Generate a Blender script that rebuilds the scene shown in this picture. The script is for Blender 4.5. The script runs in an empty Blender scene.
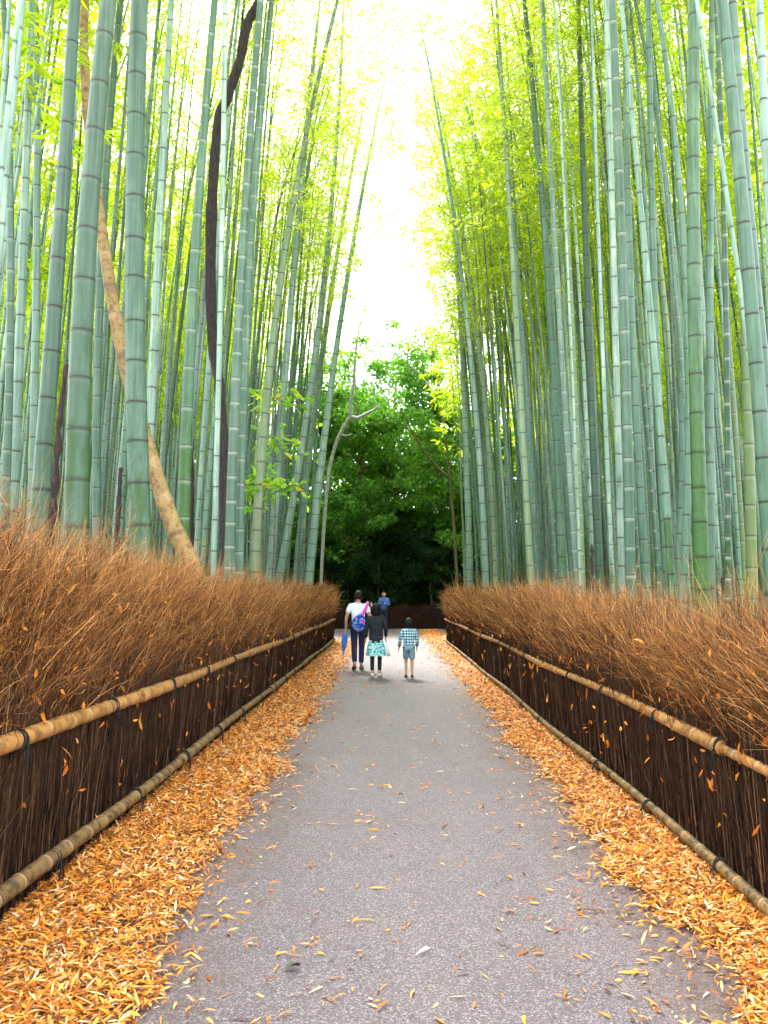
import bpy, bmesh, math, random
import numpy as np
from mathutils import Vector, Matrix, Euler
RS = np.random.RandomState
rnd = random.Random(7)
S = bpy.context.scene
C = S.collection
PI = math.pi
R = math.radians

# ------------------------------------------------------------------ camera
F = 800.0; CAMH = 1.6
cam_d = bpy.data.cameras.new('camera'); cam = bpy.data.objects.new('camera', cam_d); C.objects.link(cam)
cam_d.sensor_fit = 'VERTICAL'; cam_d.sensor_height = 36.0; cam_d.lens = F / 1024 * 36.0
cam_d.clip_start = 0.05; cam_d.clip_end = 3000
cam.location = (0, 0, CAMH)
PITCH = math.atan(83 / F); YAW = math.atan(6 / F)
cam.rotation_euler = (PI/2 + PITCH, 0, YAW)
S.camera = cam
CR = Euler((PI/2 + PITCH, 0, YAW)).to_matrix()

def pt(px, py, d):
    "the point at forward distance d (world y) seen at a pixel"
    v = CR @ Vector(((px - 384) / F, (512 - py) / F, -1))
    k = d / v.y
    return Vector((v.x * k, d, CAMH + v.z * k))

def proj(p):
    v = CR.transposed() @ (Vector(p) - Vector((0, 0, CAMH)))
    if v.z > -0.1: return None
    return (384 + F * v.x / -v.z, 512 - F * v.y / -v.z)

# ------------------------------------------------------------------ render settings
S.render.engine = 'CYCLES'
S.view_settings.view_transform = 'Standard'; S.view_settings.look = 'None'
S.view_settings.exposure = 2.42; S.view_settings.gamma = 1
S.view_settings.use_curve_mapping = False
cy = S.cycles
cy.use_denoising = True
cy.max_bounces = 6; cy.diffuse_bounces = 4; cy.glossy_bounces = 2; cy.transmission_bounces = 4; cy.transparent_max_bounces = 4
cy.use_adaptive_sampling = True; cy.adaptive_threshold = 0.03
cy.sample_clamp_indirect = 6

# ------------------------------------------------------------------ node helper
class NT:
    def __init__(s, tree): s.t = tree; s.n = tree.nodes; s.l = tree.links
    def new(s, typ, **kw):
        n = s.n.new(typ)
        for k, v in kw.items():
            if k.startswith('i_'):
                key = k[2:]
                key = int(key) if key.isdigit() else key.replace('_', ' ')
                n.inputs[key].default_value = v
            else: setattr(n, k, v)
        return n
    def link(s, a, b): s.l.new(a, b)
    def math(s, op, a, b=None, clamp=False):
        n = s.n.new('ShaderNodeMath'); n.operation = op; n.use_clamp = clamp
        for i, x in enumerate((a, b)):
            if x is None: continue
            if isinstance(x, (int, float)): n.inputs[i].default_value = x
            else: s.l.new(x, n.inputs[i])
        return n.outputs[0]
    def mix(s, f, a, b, mode='MIX'):
        n = s.n.new('ShaderNodeMix'); n.data_type = 'RGBA'; n.blend_type = mode
        for i, x in ((0, f), (6, a), (7, b)):
            if isinstance(x, (int, float)): n.inputs[i].default_value = x
            elif isinstance(x, tuple): n.inputs[i].default_value = (*x, 1) if len(x) == 3 else x
            else: s.l.new(x, n.inputs[i])
        return n.outputs[2]
    def ramp(s, f, stops, interp='LINEAR'):
        n = s.n.new('ShaderNodeValToRGB'); n.color_ramp.interpolation = interp
        el = n.color_ramp.elements
        while len(el) < len(stops): el.new(0.5)
        for e, (p, c) in zip(el, stops):
            e.position = p; e.color = (*c, 1) if len(c) == 3 else c
        s.l.new(f, n.inputs[0]); return n.outputs[0]
    def noise(s, vec, scale, detail=3, rough=0.5, out=0):
        n = s.n.new('ShaderNodeTexNoise'); n.inputs['Scale'].default_value = scale
        n.inputs['Detail'].default_value = detail; n.inputs['Roughness'].default_value = rough
        if vec is not None: s.l.new(vec, n.inputs['Vector'])
        return n.outputs[out]
    def coord(s, which='Object'):
        return s.n.new('ShaderNodeTexCoord').outputs[which]
    def mapping(s, vec, scale=(1, 1, 1), rot=(0, 0, 0)):
        n = s.n.new('ShaderNodeMapping'); n.inputs['Scale'].default_value = scale; n.inputs['Rotation'].default_value = rot
        s.l.new(vec, n.inputs['Vector']); return n.outputs[0]
    def attr(s, name): 
        n = s.n.new('ShaderNodeAttribute'); n.attribute_name = name; return n
    def bump(s, h, strength=0.3, dist=0.01):
        n = s.n.new('ShaderNodeBump'); n.inputs['Strength'].default_value = strength; n.inputs['Distance'].default_value = dist
        s.l.new(h, n.inputs['Height']); return n.outputs[0]

def material(name):
    m = bpy.data.materials.new(name); m.use_nodes = True
    t = NT(m.node_tree); b = t.n['Principled BSDF']
    return m, t, b

def simple(name, col, rough=0.7, var=0.25, scale=30, spec=0.3):
    m, t, b = material(name)
    nz = t.noise(t.coord(), scale, 4)
    c = t.mix(nz, tuple(x * (1 - var) for x in col), tuple(min(1, x * (1 + var)) for x in col))
    t.link(c, b.inputs['Base Color']); b.inputs['Roughness'].default_value = rough
    b.inputs['Specular IOR Level'].default_value = spec
    return m

def leafy(name, stops, translucency=0.45, rough=0.5, tint_obj=False, trans_tint=(1.0, 1.0, 0.45)):
    "leaf material: per-leaf attribute picks the colour, thin leaves pass light"
    m, t, b = material(name)
    a = t.attr('rnd').outputs['Fac']
    col = t.ramp(a, stops)
    gain = 2.6 if tint_obj else 1.9
    if tint_obj:
        oi = t.n.new('ShaderNodeObjectInfo')
        col = t.mix(1.0, col, oi.outputs['Color'], 'MULTIPLY')
    t.link(col, b.inputs['Base Color']); b.inputs['Roughness'].default_value = rough
    b.inputs['Specular IOR Level'].default_value = 0.15
    if translucency > 0:
        tr = t.n.new('ShaderNodeBsdfTranslucent')
        tc = t.mix(1.0, col, trans_tint, 'MULTIPLY'); 
        sc = t.mix(1.0, tc, (gain, gain, gain), 'MULTIPLY')
        t.link(sc, tr.inputs['Color'])
        mx = t.n.new('ShaderNodeMixShader'); mx.inputs[0].default_value = translucency
        t.link(b.outputs[0], mx.inputs[1]); t.link(tr.outputs[0], mx.inputs[2])
        t.link(mx.outputs[0], t.n['Material Output'].inputs['Surface'])
    return m

# ------------------------------------------------------------------ materials
def mat_culm():
    m, t, b = material('bamboo_culm_skin')
    oi = t.n.new('ShaderNodeObjectInfo')
    sep = t.n.new('ShaderNodeSeparateColor'); t.link(oi.outputs['Color'], sep.inputs[0])
    tint, moss, ring = sep.outputs[0], sep.outputs[1], sep.outputs[2]
    co = t.coord()
    cx = t.n.new('ShaderNodeVectorMath'); cx.operation = 'ADD'; t.link(co, cx.inputs[0])
    comb = t.n.new('ShaderNodeCombineXYZ'); rz = t.math('MULTIPLY', oi.outputs['Random'], 40)
    for i in range(3): t.link(rz, comb.inputs[i])
    t.link(comb.outputs[0], cx.inputs[1]); co2 = cx.outputs[0]
    base = t.ramp(tint, [(0.0, (0.044, 0.094, 0.042)), (0.35, (0.060, 0.122, 0.080)), (0.7, (0.108, 0.194, 0.145)), (1.0, (0.255, 0.360, 0.305))])
    streak = t.noise(t.mapping(co2, (38, 38, 0.9)), 1, 4, 0.6)
    base = t.mix(t.math('MULTIPLY', t.math('SUBTRACT', streak, 0.44, True), 4.5, True), base, t.mix(1, base, (0.50, 0.62, 0.50), 'MULTIPLY'))
    blot = t.noise(t.mapping(co2, (5, 5, 1.7)), 1, 5, 0.65)
    base = t.mix(t.math('MULTIPLY', t.math('SUBTRACT', blot, 0.50, True), 6, True), base, t.mix(1, base, (1.65, 1.42, 1.40), 'MULTIPLY'))
    # moss on the lower culm, in vertical patches
    sx = t.n.new('ShaderNodeSeparateXYZ'); t.link(co, sx.inputs[0])
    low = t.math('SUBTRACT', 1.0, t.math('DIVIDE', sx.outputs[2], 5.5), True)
    mn = t.noise(t.mapping(co2, (9, 9, 2.2)), 1, 6, 0.7)
    mm = t.math('MULTIPLY', t.math('SUBTRACT', t.math('ADD', mn, t.math('MULTIPLY', t.math('MULTIPLY', low, moss), 0.62)), 0.66), 9, True)
    mm = t.math('MULTIPLY', mm, t.math('MINIMUM', t.math('MULTIPLY', low, 3), 1))
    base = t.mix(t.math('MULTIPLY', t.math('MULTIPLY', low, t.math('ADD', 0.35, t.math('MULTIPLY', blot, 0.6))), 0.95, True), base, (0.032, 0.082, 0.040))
    mossc = t.mix(t.noise(co2, 45, 3), (0.010, 0.045, 0.004), (0.034, 0.095, 0.009))
    base = t.mix(t.math('MULTIPLY', mm, 0.85), base, mossc)
    vv = t.math('ADD', 0.72, t.math('MULTIPLY', oi.outputs['Random'], 0.55)); vc = t.n.new('ShaderNodeCombineColor'); [t.link(vv, vc.inputs[i]) for i in range(3)]
    base = t.mix(1.0, base, vc.outputs[0], 'MULTIPLY')
    yel = t.math('GREATER_THAN', t.math('FRACT', t.math('MULTIPLY', oi.outputs['Random'], 7.31)), 0.88)
    base = t.mix(t.math('MULTIPLY', yel, 0.5), base, (0.17, 0.22, 0.075))
    # fine dirt specks
    sp = t.noise(t.mapping(co2, (60, 60, 30)), 1, 3, 0.7)
    base = t.mix(t.math('MULTIPLY', t.math('SUBTRACT', sp, 0.60, True), 7, True), base, (0.07, 0.09, 0.05))
    # node: pale bloom below, dark scar line
    pale = t.attr('pale').outputs['Fac']; dark = t.attr('dark').outputs['Fac']
    base = t.mix(t.math('MULTIPLY', pale, t.math('ADD', 0.06, t.math('MULTIPLY', t.math('MULTIPLY', ring, ring), 0.55))), base, (0.36, 0.42, 0.33))
    base = t.mix(t.math('MULTIPLY', dark, t.math('SUBTRACT', 1.0, t.math('MULTIPLY', ring, 0.55))), base, (0.014, 0.013, 0.009))
    t.link(base, b.inputs['Base Color'])
    b.inputs['Roughness'].default_value = 0.40; b.inputs['Specular IOR Level'].default_value = 0.28
    t.link(t.bump(streak, 0.12, 0.004), b.inputs['Normal'])
    return m

def mat_dry(name, a, b2, c, speck=(0.05, 0.035, 0.02), rough=0.55):
    m, t, b = material(name)
    co = t.coord()
    n1 = t.noise(t.mapping(co, (9, 2.2, 9)), 1, 5, 0.65)
    n2 = t.noise(co, 16, 5, 0.7)
    base = t.mix(n1, a, b2)
    base = t.mix(t.math('MULTIPLY', t.math('SUBTRACT', n2, 0.47, True), 8, True), base, c)
    sp = t.noise(co, 75, 3, 0.7)
    base = t.mix(t.math('MULTIPLY', t.math('SUBTRACT', sp, 0.6, True), 5, True), base, speck)
    pale = t.attr('pale').outputs['Fac']; dark = t.attr('dark').outputs['Fac']
    base = t.mix(t.math('MULTIPLY', pale, 0.4), base, (0.5, 0.36, 0.2))
    base = t.mix(t.math('MULTIPLY', dark, 0.85), base, (0.05, 0.03, 0.015))
    t.link(base, b.inputs['Base Color']); b.inputs['Roughness'].default_value = rough; b.inputs['Specular IOR Level'].default_value = 0.2
    t.link(t.bump(n2, 0.25, 0.005), b.inputs['Normal'])
    return m

def mat_bark(name, a, b2, scale=14):
    m, t, b = material(name)
    co = t.coord()
    n1 = t.noise(t.mapping(co, (3, 3, 0.8)), scale, 6, 0.7)
    c = t.ramp(n1, [(0.38, a), (0.55, b2), (0.68, tuple(min(1, x * 1.8) for x in b2))])
    t.link(c, b.inputs['Base Color']); b.inputs['Roughness'].default_value = 0.9
    t.link(t.bump(n1, 0.8, 0.03), b.inputs['Normal'])
    return m

def mat_asphalt():
    m, t, b = material('asphalt')
    co = t.coord()
    fine = t.noise(co, 210, 2, 0.9)
    vo = t.n.new('ShaderNodeTexVoronoi'); vo.inputs['Scale'].default_value = 95; t.link(co, vo.inputs['Vector'])
    big = t.noise(co, 0.8, 5, 0.6)
    v1 = t.n.new('ShaderNodeTexVoronoi'); v1.inputs['Scale'].default_value = 165; t.link(co, v1.inputs['Vector'])
    vs = t.n.new('ShaderNodeSeparateColor'); t.link(v1.outputs['Color'], vs.inputs[0])
    fine = t.math('ADD', t.math('MULTIPLY', fine, 0.35), t.math('MULTIPLY', vs.outputs[0], 0.65))
    base = t.ramp(fine, [(0.18, (0.036, 0.028, 0.032)), (0.45, (0.076, 0.059, 0.065)), (0.70, (0.122, 0.097, 0.106)), (0.84, (0.26, 0.225, 0.235))])
    st = t.mix(t.math('MULTIPLY', t.math('SUBTRACT', 0.22, vo.outputs['Distance'], True), 4.5, True), base, vo.outputs['Color'])
    base = t.mix(0.10, base, st)
    warm = t.noise(co, 2.3, 6, 0.7)
    base = t.mix(t.math('MULTIPLY', t.math('SUBTRACT', warm, 0.5, True), 1.6, True), base, (0.12, 0.085, 0.078))
    base = t.mix(t.math('MULTIPLY', t.math('SUBTRACT', big, 0.5, True), 1.2, True), base, t.mix(1, base, (0.72, 0.72, 0.74), 'MULTIPLY'))
    sx = t.n.new('ShaderNodeSeparateXYZ'); t.link(co, sx.inputs[0])
    off = t.math('ABSOLUTE', t.math('SUBTRACT', sx.outputs[0], 0.15))
    dirt = t.math('MULTIPLY', t.math('SUBTRACT', t.math('ADD', t.math('MULTIPLY', off, 0.75), t.math('MULTIPLY', t.noise(co, 1.6, 7, 0.72), 1.1)), 1.12), 3.2, True)
    base = t.mix(t.math('MULTIPLY', dirt, 0.6), base, t.mix(fine, (0.035, 0.022, 0.018), (0.12, 0.078, 0.062)))
    stain = t.math('MULTIPLY', t.math('SUBTRACT', t.noise(t.mapping(co, (1.6, 0.5, 1)), 1.3, 6, 0.7), 0.53, True), 7, True)
    base = t.mix(t.math('MULTIPLY', stain, 0.22), base, t.mix(1, base, (0.55, 0.53, 0.55), 'MULTIPLY'))
    worn = t.math('MULTIPLY', t.math('SUBTRACT', t.noise(t.mapping(co, (2.2, 0.35, 1), (0, 0, 0.05)), 1.0, 5, 0.65), 0.50, True), 6, True)
    base = t.mix(t.math('MULTIPLY', worn, 0.22), base, t.mix(1, base, (1.5, 1.45, 1.45), 'MULTIPLY'))
    t.link(base, b.inputs['Base Color']); b.inputs['Roughness'].default_value = 0.6
    b.inputs['Specular IOR Level'].default_value = 0.35
    t.link(t.bump(fine, 0.3, 0.003), b.inputs['Normal'])
    return m

def mat_litter(name, stops, scale=26):
    m, t, b = material(name)
    co = t.coord()
    vo = t.n.new('ShaderNodeTexVoronoi'); vo.inputs['Scale'].default_value = scale
    t.link(t.mapping(co, (1, 0.55, 1), (0, 0, 0.5)), vo.inputs['Vector'])
    sp = t.n.new('ShaderNodeSeparateColor'); t.link(vo.outputs['Color'], sp.inputs[0])
    c = t.ramp(sp.outputs[0], stops)
    n = t.noise(co, 3, 5, 0.6)
    c = t.mix(t.math('MULTIPLY', n, 0.5), c, t.mix(1, c, (0.5, 0.45, 0.4), 'MULTIPLY'))
    t.link(c, b.inputs['Base Color']); b.inputs['Roughness'].default_value = 0.8
    t.link(t.bump(vo.outputs['Distance'], 0.6, 0.01), b.inputs['Normal'])
    return m

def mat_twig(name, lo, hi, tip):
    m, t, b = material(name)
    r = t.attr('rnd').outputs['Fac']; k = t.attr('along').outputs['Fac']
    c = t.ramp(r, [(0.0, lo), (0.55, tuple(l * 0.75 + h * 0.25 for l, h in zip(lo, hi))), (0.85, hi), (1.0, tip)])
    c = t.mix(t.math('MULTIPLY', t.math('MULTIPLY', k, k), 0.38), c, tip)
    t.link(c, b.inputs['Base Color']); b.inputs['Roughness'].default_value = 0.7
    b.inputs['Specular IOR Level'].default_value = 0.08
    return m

M = {}
M['culm'] = mat_culm()
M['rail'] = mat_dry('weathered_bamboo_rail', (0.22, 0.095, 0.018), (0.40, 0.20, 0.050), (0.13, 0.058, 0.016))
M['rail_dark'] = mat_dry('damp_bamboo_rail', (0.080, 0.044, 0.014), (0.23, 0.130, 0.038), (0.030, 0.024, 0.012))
M['dry_culm'] = mat_dry('dead_tan_culm', (0.19, 0.125, 0.042), (0.29, 0.200, 0.078), (0.13, 0.075, 0.028))
M['black_culm'] = mat_bark('blackened_culm', (0.008, 0.006, 0.006), (0.035, 0.018, 0.014))
M['bark_dark'] = mat_bark('dark_bark', (0.006, 0.004, 0.005), (0.030, 0.021, 0.021))
M['bark_pale'] = mat_bark('pale_bark', (0.16, 0.17, 0.16), (0.34, 0.36, 0.35))
M['bark_brown'] = mat_bark('brown_bark', (0.045, 0.035, 0.02), (0.12, 0.095, 0.05))
M['asphalt'] = mat_asphalt()
M['litter'] = mat_litter('orange_leaf_litter', [(0.0, (0.10, 0.035, 0.01)), (0.35, (0.22, 0.08, 0.018)), (0.7, (0.32, 0.13, 0.03)), (1.0, (0.20, 0.11, 0.05))])
M['soil'] = mat_litter('forest_floor', [(0.0, (0.06, 0.04, 0.02)), (0.5, (0.14, 0.09, 0.04)), (1.0, (0.22, 0.15, 0.07))], 14)
M['hill'] = mat_litter('undergrowth_floor', [(0.0, (0.010, 0.022, 0.010)), (0.5, (0.018, 0.038, 0.016)), (1.0, (0.03, 0.05, 0.02))], 2)
M['stem'] = mat_twig('brushwood_stems', (0.004, 0.002, 0.0016), (0.058, 0.027, 0.014), (0.16, 0.085, 0.045))  # weathered brown, darkened further to paint in the shadow below the rail
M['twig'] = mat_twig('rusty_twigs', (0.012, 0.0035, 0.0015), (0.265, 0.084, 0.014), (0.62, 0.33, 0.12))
M['core'] = simple('brushwood_core', (0.008, 0.005, 0.004), 0.95)  # near-black base colour stands in for shadow behind the stems
M['rope'] = simple('black_hemp_rope', (0.012, 0.011, 0.011), 0.9)
M['bleaf'] = leafy('bamboo_leaf', [(0.0, (0.11, 0.19, 0.016)), (0.5, (0.20, 0.28, 0.018)), (0.85, (0.28, 0.34, 0.022)), (1.0, (0.38, 0.38, 0.04))], 0.62, 0.45, True, (1.04, 1.0, 0.32))
M['branchlet'] = simple('bamboo_branchlet', (0.13, 0.19, 0.07), 0.6)
M['wleaf'] = leafy('broad_leaf', [(0.0, (0.028, 0.085, 0.014)), (0.5, (0.055, 0.145, 0.022)), (1.0, (0.11, 0.22, 0.03))], 0.4, 0.45, True, (0.9, 1.0, 0.35))
M['sleaf'] = leafy('sapling_leaf', [(0.0, (0.09, 0.24, 0.03)), (0.7, (0.20, 0.38, 0.04)), (1.0, (0.45, 0.42, 0.04))], 0.45, 0.45, False, (1.0, 1.0, 0.3))
M['fallen'] = leafy('fallen_leaf', [(0.0, (0.05, 0.022, 0.010)), (0.15, (0.16, 0.055, 0.014)), (0.30, (0.38, 0.105, 0.014)), (0.50, (0.58, 0.205, 0.020)), (0.72, (0.64, 0.295, 0.050)), (0.86, (0.56, 0.36, 0.15)), (0.95, (0.58, 0.48, 0.31)), (1.0, (0.30, 0.25, 0.18))], 0.12, 0.55, False, (1.0, 0.85, 0.5))

# ------------------------------------------------------------------ mesh helpers
def link(o, parent=None):
    C.objects.link(o)
    if parent is not None: o.parent = parent
    return o

def mesh_np(name, V, polys, mats, attrs=None, smooth=False, midx=None):
    "V (n,3); polys: list of int arrays (m,k)"
    me = bpy.data.meshes.new(name)
    V = np.asarray(V, dtype=np.float32)
    me.vertices.add(len(V)); me.vertices.foreach_set('co', V.ravel())
    polys = [np.asarray(p, dtype=np.int32) for p in polys if len(p)]
    loops = np.concatenate([p.ravel() for p in polys])
    tot = np.concatenate([np.full(len(p), p.shape[1], dtype=np.int32) for p in polys])
    start = np.concatenate([[0], np.cumsum(tot)[:-1]]).astype(np.int32)
    me.loops.add(len(loops)); me.loops.foreach_set('vertex_index', loops)
    me.polygons.add(len(tot)); me.polygons.foreach_set('loop_start', start)
    try: me.polygons.foreach_set('loop_total', tot)
    except Exception: pass
    for m in (mats if isinstance(mats, (list, tuple)) else [mats]): me.materials.append(m)
    if midx is not None: me.polygons.foreach_set('material_index', np.asarray(midx, dtype=np.int32))
    me.polygons.foreach_set('use_smooth', np.full(len(tot), bool(smooth)))
    me.update(calc_edges=True)
    for k, a in (attrs or {}).items():
        at = me.attributes.new(k, 'FLOAT', 'POINT'); at.data.foreach_set('value', np.asarray(a, dtype=np.float32))
    return me

def ob(name, me, parent=None):
    o = bpy.data.objects.new(name, me); return link(o, parent)

def tag(o, label=None, cat=None, group=None, kind=None):
    if label: o['label'] = label
    if cat: o['category'] = cat
    if group: o['group'] = group
    if kind: o['kind'] = kind
    return o

def empty(name, loc=(0, 0, 0)):
    o = bpy.data.objects.new(name, None); o.empty_display_size = 0.2; o.location = loc
    return link(o)

def merge(parts):
    "parts: list of (V, [polys], attrs) -> one"
    Vs, P, A = [], {}, {}
    off = 0
    for V, polys, at in parts:
        Vs.append(V)
        for p in polys:
            p = np.asarray(p)
            if len(p): P.setdefault(p.shape[1], []).append(p + off)
        for k, a in at.items(): A.setdefault(k, []).append(a)
        off += len(V)
    return np.concatenate(Vs), [np.concatenate(v) for v in P.values()], {k: np.concatenate(v) for k, v in A.items()}

def tube(pts, rad, sides=8, cap=True, attrs=None, ry=None):
    "tube through pts with parallel-transported frames"
    P = np.asarray(pts, dtype=float); n = len(P)
    rad = np.broadcast_to(np.asarray(rad, dtype=float), (n,))
    T = np.gradient(P, axis=0); T /= np.linalg.norm(T, axis=1)[:, None] + 1e-12
    ref = np.array([1.0, 0, 0]) if abs(T[0][0]) < 0.8 else np.array([0, 1.0, 0])
    N = np.zeros_like(P); v = ref - T[0] * ref.dot(T[0]); v /= np.linalg.norm(v)
    for i in range(n):
        v = v - T[i] * v.dot(T[i]); v /= np.linalg.norm(v) + 1e-12; N[i] = v
    B = np.cross(T, N)
    a = np.arange(sides) * 2 * PI / sides
    ca, sa = np.cos(a), np.sin(a)
    V = P[:, None, :] + rad[:, None, None] * (N[:, None, :] * ca[None, :, None] + B[:, None, :] * sa[None, :, None])
    V = V.reshape(-1, 3)
    i = np.arange(n - 1)[:, None]; j = np.arange(sides)[None, :]; j2 = (j + 1) % sides
    q = np.stack([i * sides + j + 0 * j2, i * sides + j2, (i + 1) * sides + j2, (i + 1) * sides + j], -1).reshape(-1, 4)
    polys = [q]
    A = {k: np.repeat(np.asarray(x, dtype=float), sides) for k, x in (attrs or {}).items()}
    if cap:
        V = np.concatenate([V, P[:1], P[-1:]])
        c0, c1 = len(V) - 2, len(V) - 1
        jj = np.arange(sides); k2 = (jj + 1) % sides
        t0 = np.stack([k2, jj, np.full(sides, c0)], -1)
        t1 = np.stack([(n - 1) * sides + jj, (n - 1) * sides + k2, np.full(sides, c1)], -1)
        polys.append(np.concatenate([t0, t1]))
        A = {k: np.concatenate([x, x[:1], x[-1:]]) for k, x in A.items()}
    return V, polys, A

def box(x0, x1, y0, y1, z0, z1):
    V = np.array([[x, y, z] for x in (x0, x1) for y in (y0, y1) for z in (z0, z1)], float)
    q = np.array([[0, 1, 3, 2], [4, 6, 7, 5], [0, 4, 5, 1], [2, 3, 7, 6], [0, 2, 6, 4], [1, 5, 7, 3]])
    return V, [q], {}

# ------------------------------------------------------------------ leaves
def leaves_np(rs, P, D, L, W, droop=0.25, up=None):
    """lanceolate leaves: P base points, D unit directions, L lengths, W half widths. 6 verts each"""
    n = len(P)
    D = D / (np.linalg.norm(D, axis=1)[:, None] + 1e-9)
    U = rs.normal(size=(n, 3)) if up is None else up
    Sd = np.cross(D, U); Sd /= np.linalg.norm(Sd, axis=1)[:, None] + 1e-9
    Nn = np.cross(Sd, D)
    L = L[:, None]; W = W[:, None]
    dr = (rs.rand(n)[:, None] * droop) * L
    p0 = P; a = P + D * L * 0.32 + Nn * dr * 0.35; b = P + D * L * 0.68 + Nn * dr * 0.2; p1 = P + D * L - Nn * dr * 0.5
    V = np.stack([p0, a - Sd * W, a + Sd * W, b - Sd * W * 0.75, b + Sd * W * 0.75, p1], 1).reshape(-1, 3)
    o = np.arange(n)[:, None] * 6
    t = np.concatenate([o + np.array([[0, 1, 2]]), o + np.array([[3, 5, 4]])])
    q = o + np.array([[1, 3, 4, 2]])
    return V, [q, t]

def diamonds_np(rs, P, D, L, W):
    n = len(P)
    D = D / (np.linalg.norm(D, axis=1)[:, None] + 1e-9)
    Sd = np.cross(D, rs.normal(size=(n, 3))); Sd /= np.linalg.norm(Sd, axis=1)[:, None] + 1e-9
    V = np.stack([P, P + D * L[:, None] * 0.4 - Sd * W[:, None], P + D * L[:, None], P + D * L[:, None] * 0.4 + Sd * W[:, None]], 1).reshape(-1, 3)
    q = np.arange(n)[:, None] * 4 + np.array([[0, 1, 2, 3]])
    return V, [q]

# ------------------------------------------------------------------ bamboo
def culm_line(H, fx, step0=0.24, stepm=0.36, rs=None, r0=0.06, taper=1.0):
    "list of rings along a culm: (z, radius, dark, pale)"
    z = rs.uniform(0.02, 0.2); nodes = []
    while z < H:
        nodes.append(z)
        k = min(1, z / 4.0); k2 = max(0, (z / H - 0.6) / 0.4)
        z += (step0 + (stepm - step0) * k) * (1 - 0.35 * k2) * rs.uniform(0.93, 1.07)
    rings = [(-0.3, 1.0, 0, 0)]
    for q in nodes:
        rings += [(q - 0.055, 1.0, 0, 0.0), (q - 0.020, 1.0, 0, 0.9), (q - 0.010, 1.02, 0.15, 1.0), (q - 0.001, 1.07, 1.0, 0.1), (q + 0.007, 1.0, 1.0, 0.0),
                  (q + 0.014, 1.035, 0.1, 0.25), (q + 0.04, 1.0, 0, 0)]
    rings = [r for r in rings if r[0] < H]; rings.append((H, 1.0, 0, 0))
    return rings, nodes

def radius_at(t, r0, rtop=0.12, mid=None):
    return r0 * (1 - (1 - rtop) * np.clip(t, 0, 1) ** 1.35)

def culm_mesh(name, H, r0, curve, rs, sides=12, mat=None, step0=0.24, stepm=0.36, radf=None, lite=False):
    rings, nodes = culm_line(H, None, step0, stepm, rs)
    if lite:
        rings = [r for i, r in enumerate(rings) if r[2] == 1.0 or r[3] in (0.9, 0.25)]
        rings = [(-0.3, 1, 0, 0)] + rings + [(H, 1, 0, 0)]
    z = np.array([r[0] for r in rings])
    rr = (radf(z) if radf else radius_at(z / H, r0)) * np.array([r[1] for r in rings])
    P = np.stack([*curve(z), z], 1)
    return tube(P, rr, sides, True, {'dark': [r[2] for r in rings], 'pale': [r[3] for r in rings]}), nodes

def crown_np(rs, H, curve, z0f=0.42, nb=34, per=80, blen=1.5, L=(0.075, 0.135), W=0.0095, lite=False):
    "branches and leaf sprays of one bamboo"
    BP, LP, LD = [], [], []
    zs = H * (z0f + (1 - z0f) * np.linspace(0, 1, nb) ** 0.9)
    for i, z in enumerate(zs):
        t = (z / H - z0f) / (1 - z0f)
        bl = blen * (0.55 + 0.75 * math.sin(PI * min(1, 0.18 + 0.72 * t))) * rs.uniform(0.7, 1.15)
        cx, cyy = curve(np.array([z]))
        for s in range(2):
            az = rs.rand() * 2 * PI
            el = rs.uniform(0.15, 0.75)
            k = np.linspace(0, 1, 6)
            hx = bl * np.cos(el) * k; hz = bl * (np.sin(el) * k - 0.42 * k ** 2)
            B = np.stack([cx[0] + hx * math.cos(az), cyy[0] + hx * math.sin(az), z + hz], 1)
            if not lite: BP.append(tube(B, np.linspace(0.007, 0.002, 6), 3, False))
            nc = max(3, int(per / 9 * bl / 1.5 * 1.5))
            for c in range(nc):
                kk = rs.uniform(0.25, 1.0); ii = kk * 5; i0 = min(4, int(ii)); fr = ii - i0
                p = B[i0] * (1 - fr) + B[i0 + 1] * fr
                p = p + rs.normal(size=3) * np.array([0.13, 0.13, 0.09])
                n = 9
                ax = rs.normal(size=3) * np.array([1, 1, 0.35]) + np.array([math.cos(az), math.sin(az), -0.25]) * 0.8
                ax /= np.linalg.norm(ax)
                LP.append(p + ax * rs.rand(n)[:, None] * 0.20 + rs.normal(size=(n, 3)) * 0.045)
                LD.append(ax + rs.normal(size=(n, 3)) * 0.5 + np.array([0, 0, -0.35]))
    LP = np.concatenate(LP); LD = np.concatenate(LD); n = len(LP)
    V, P = diamonds_np(rs, LP, LD, rs.uniform(*L, n), np.full(n, W) * rs.uniform(0.7, 1.4, n))
    r = np.repeat(np.clip(rs.normal(0.45, 0.22, n), 0, 1), 4)
    return (V, P, {'rnd': r}), BP

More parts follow.
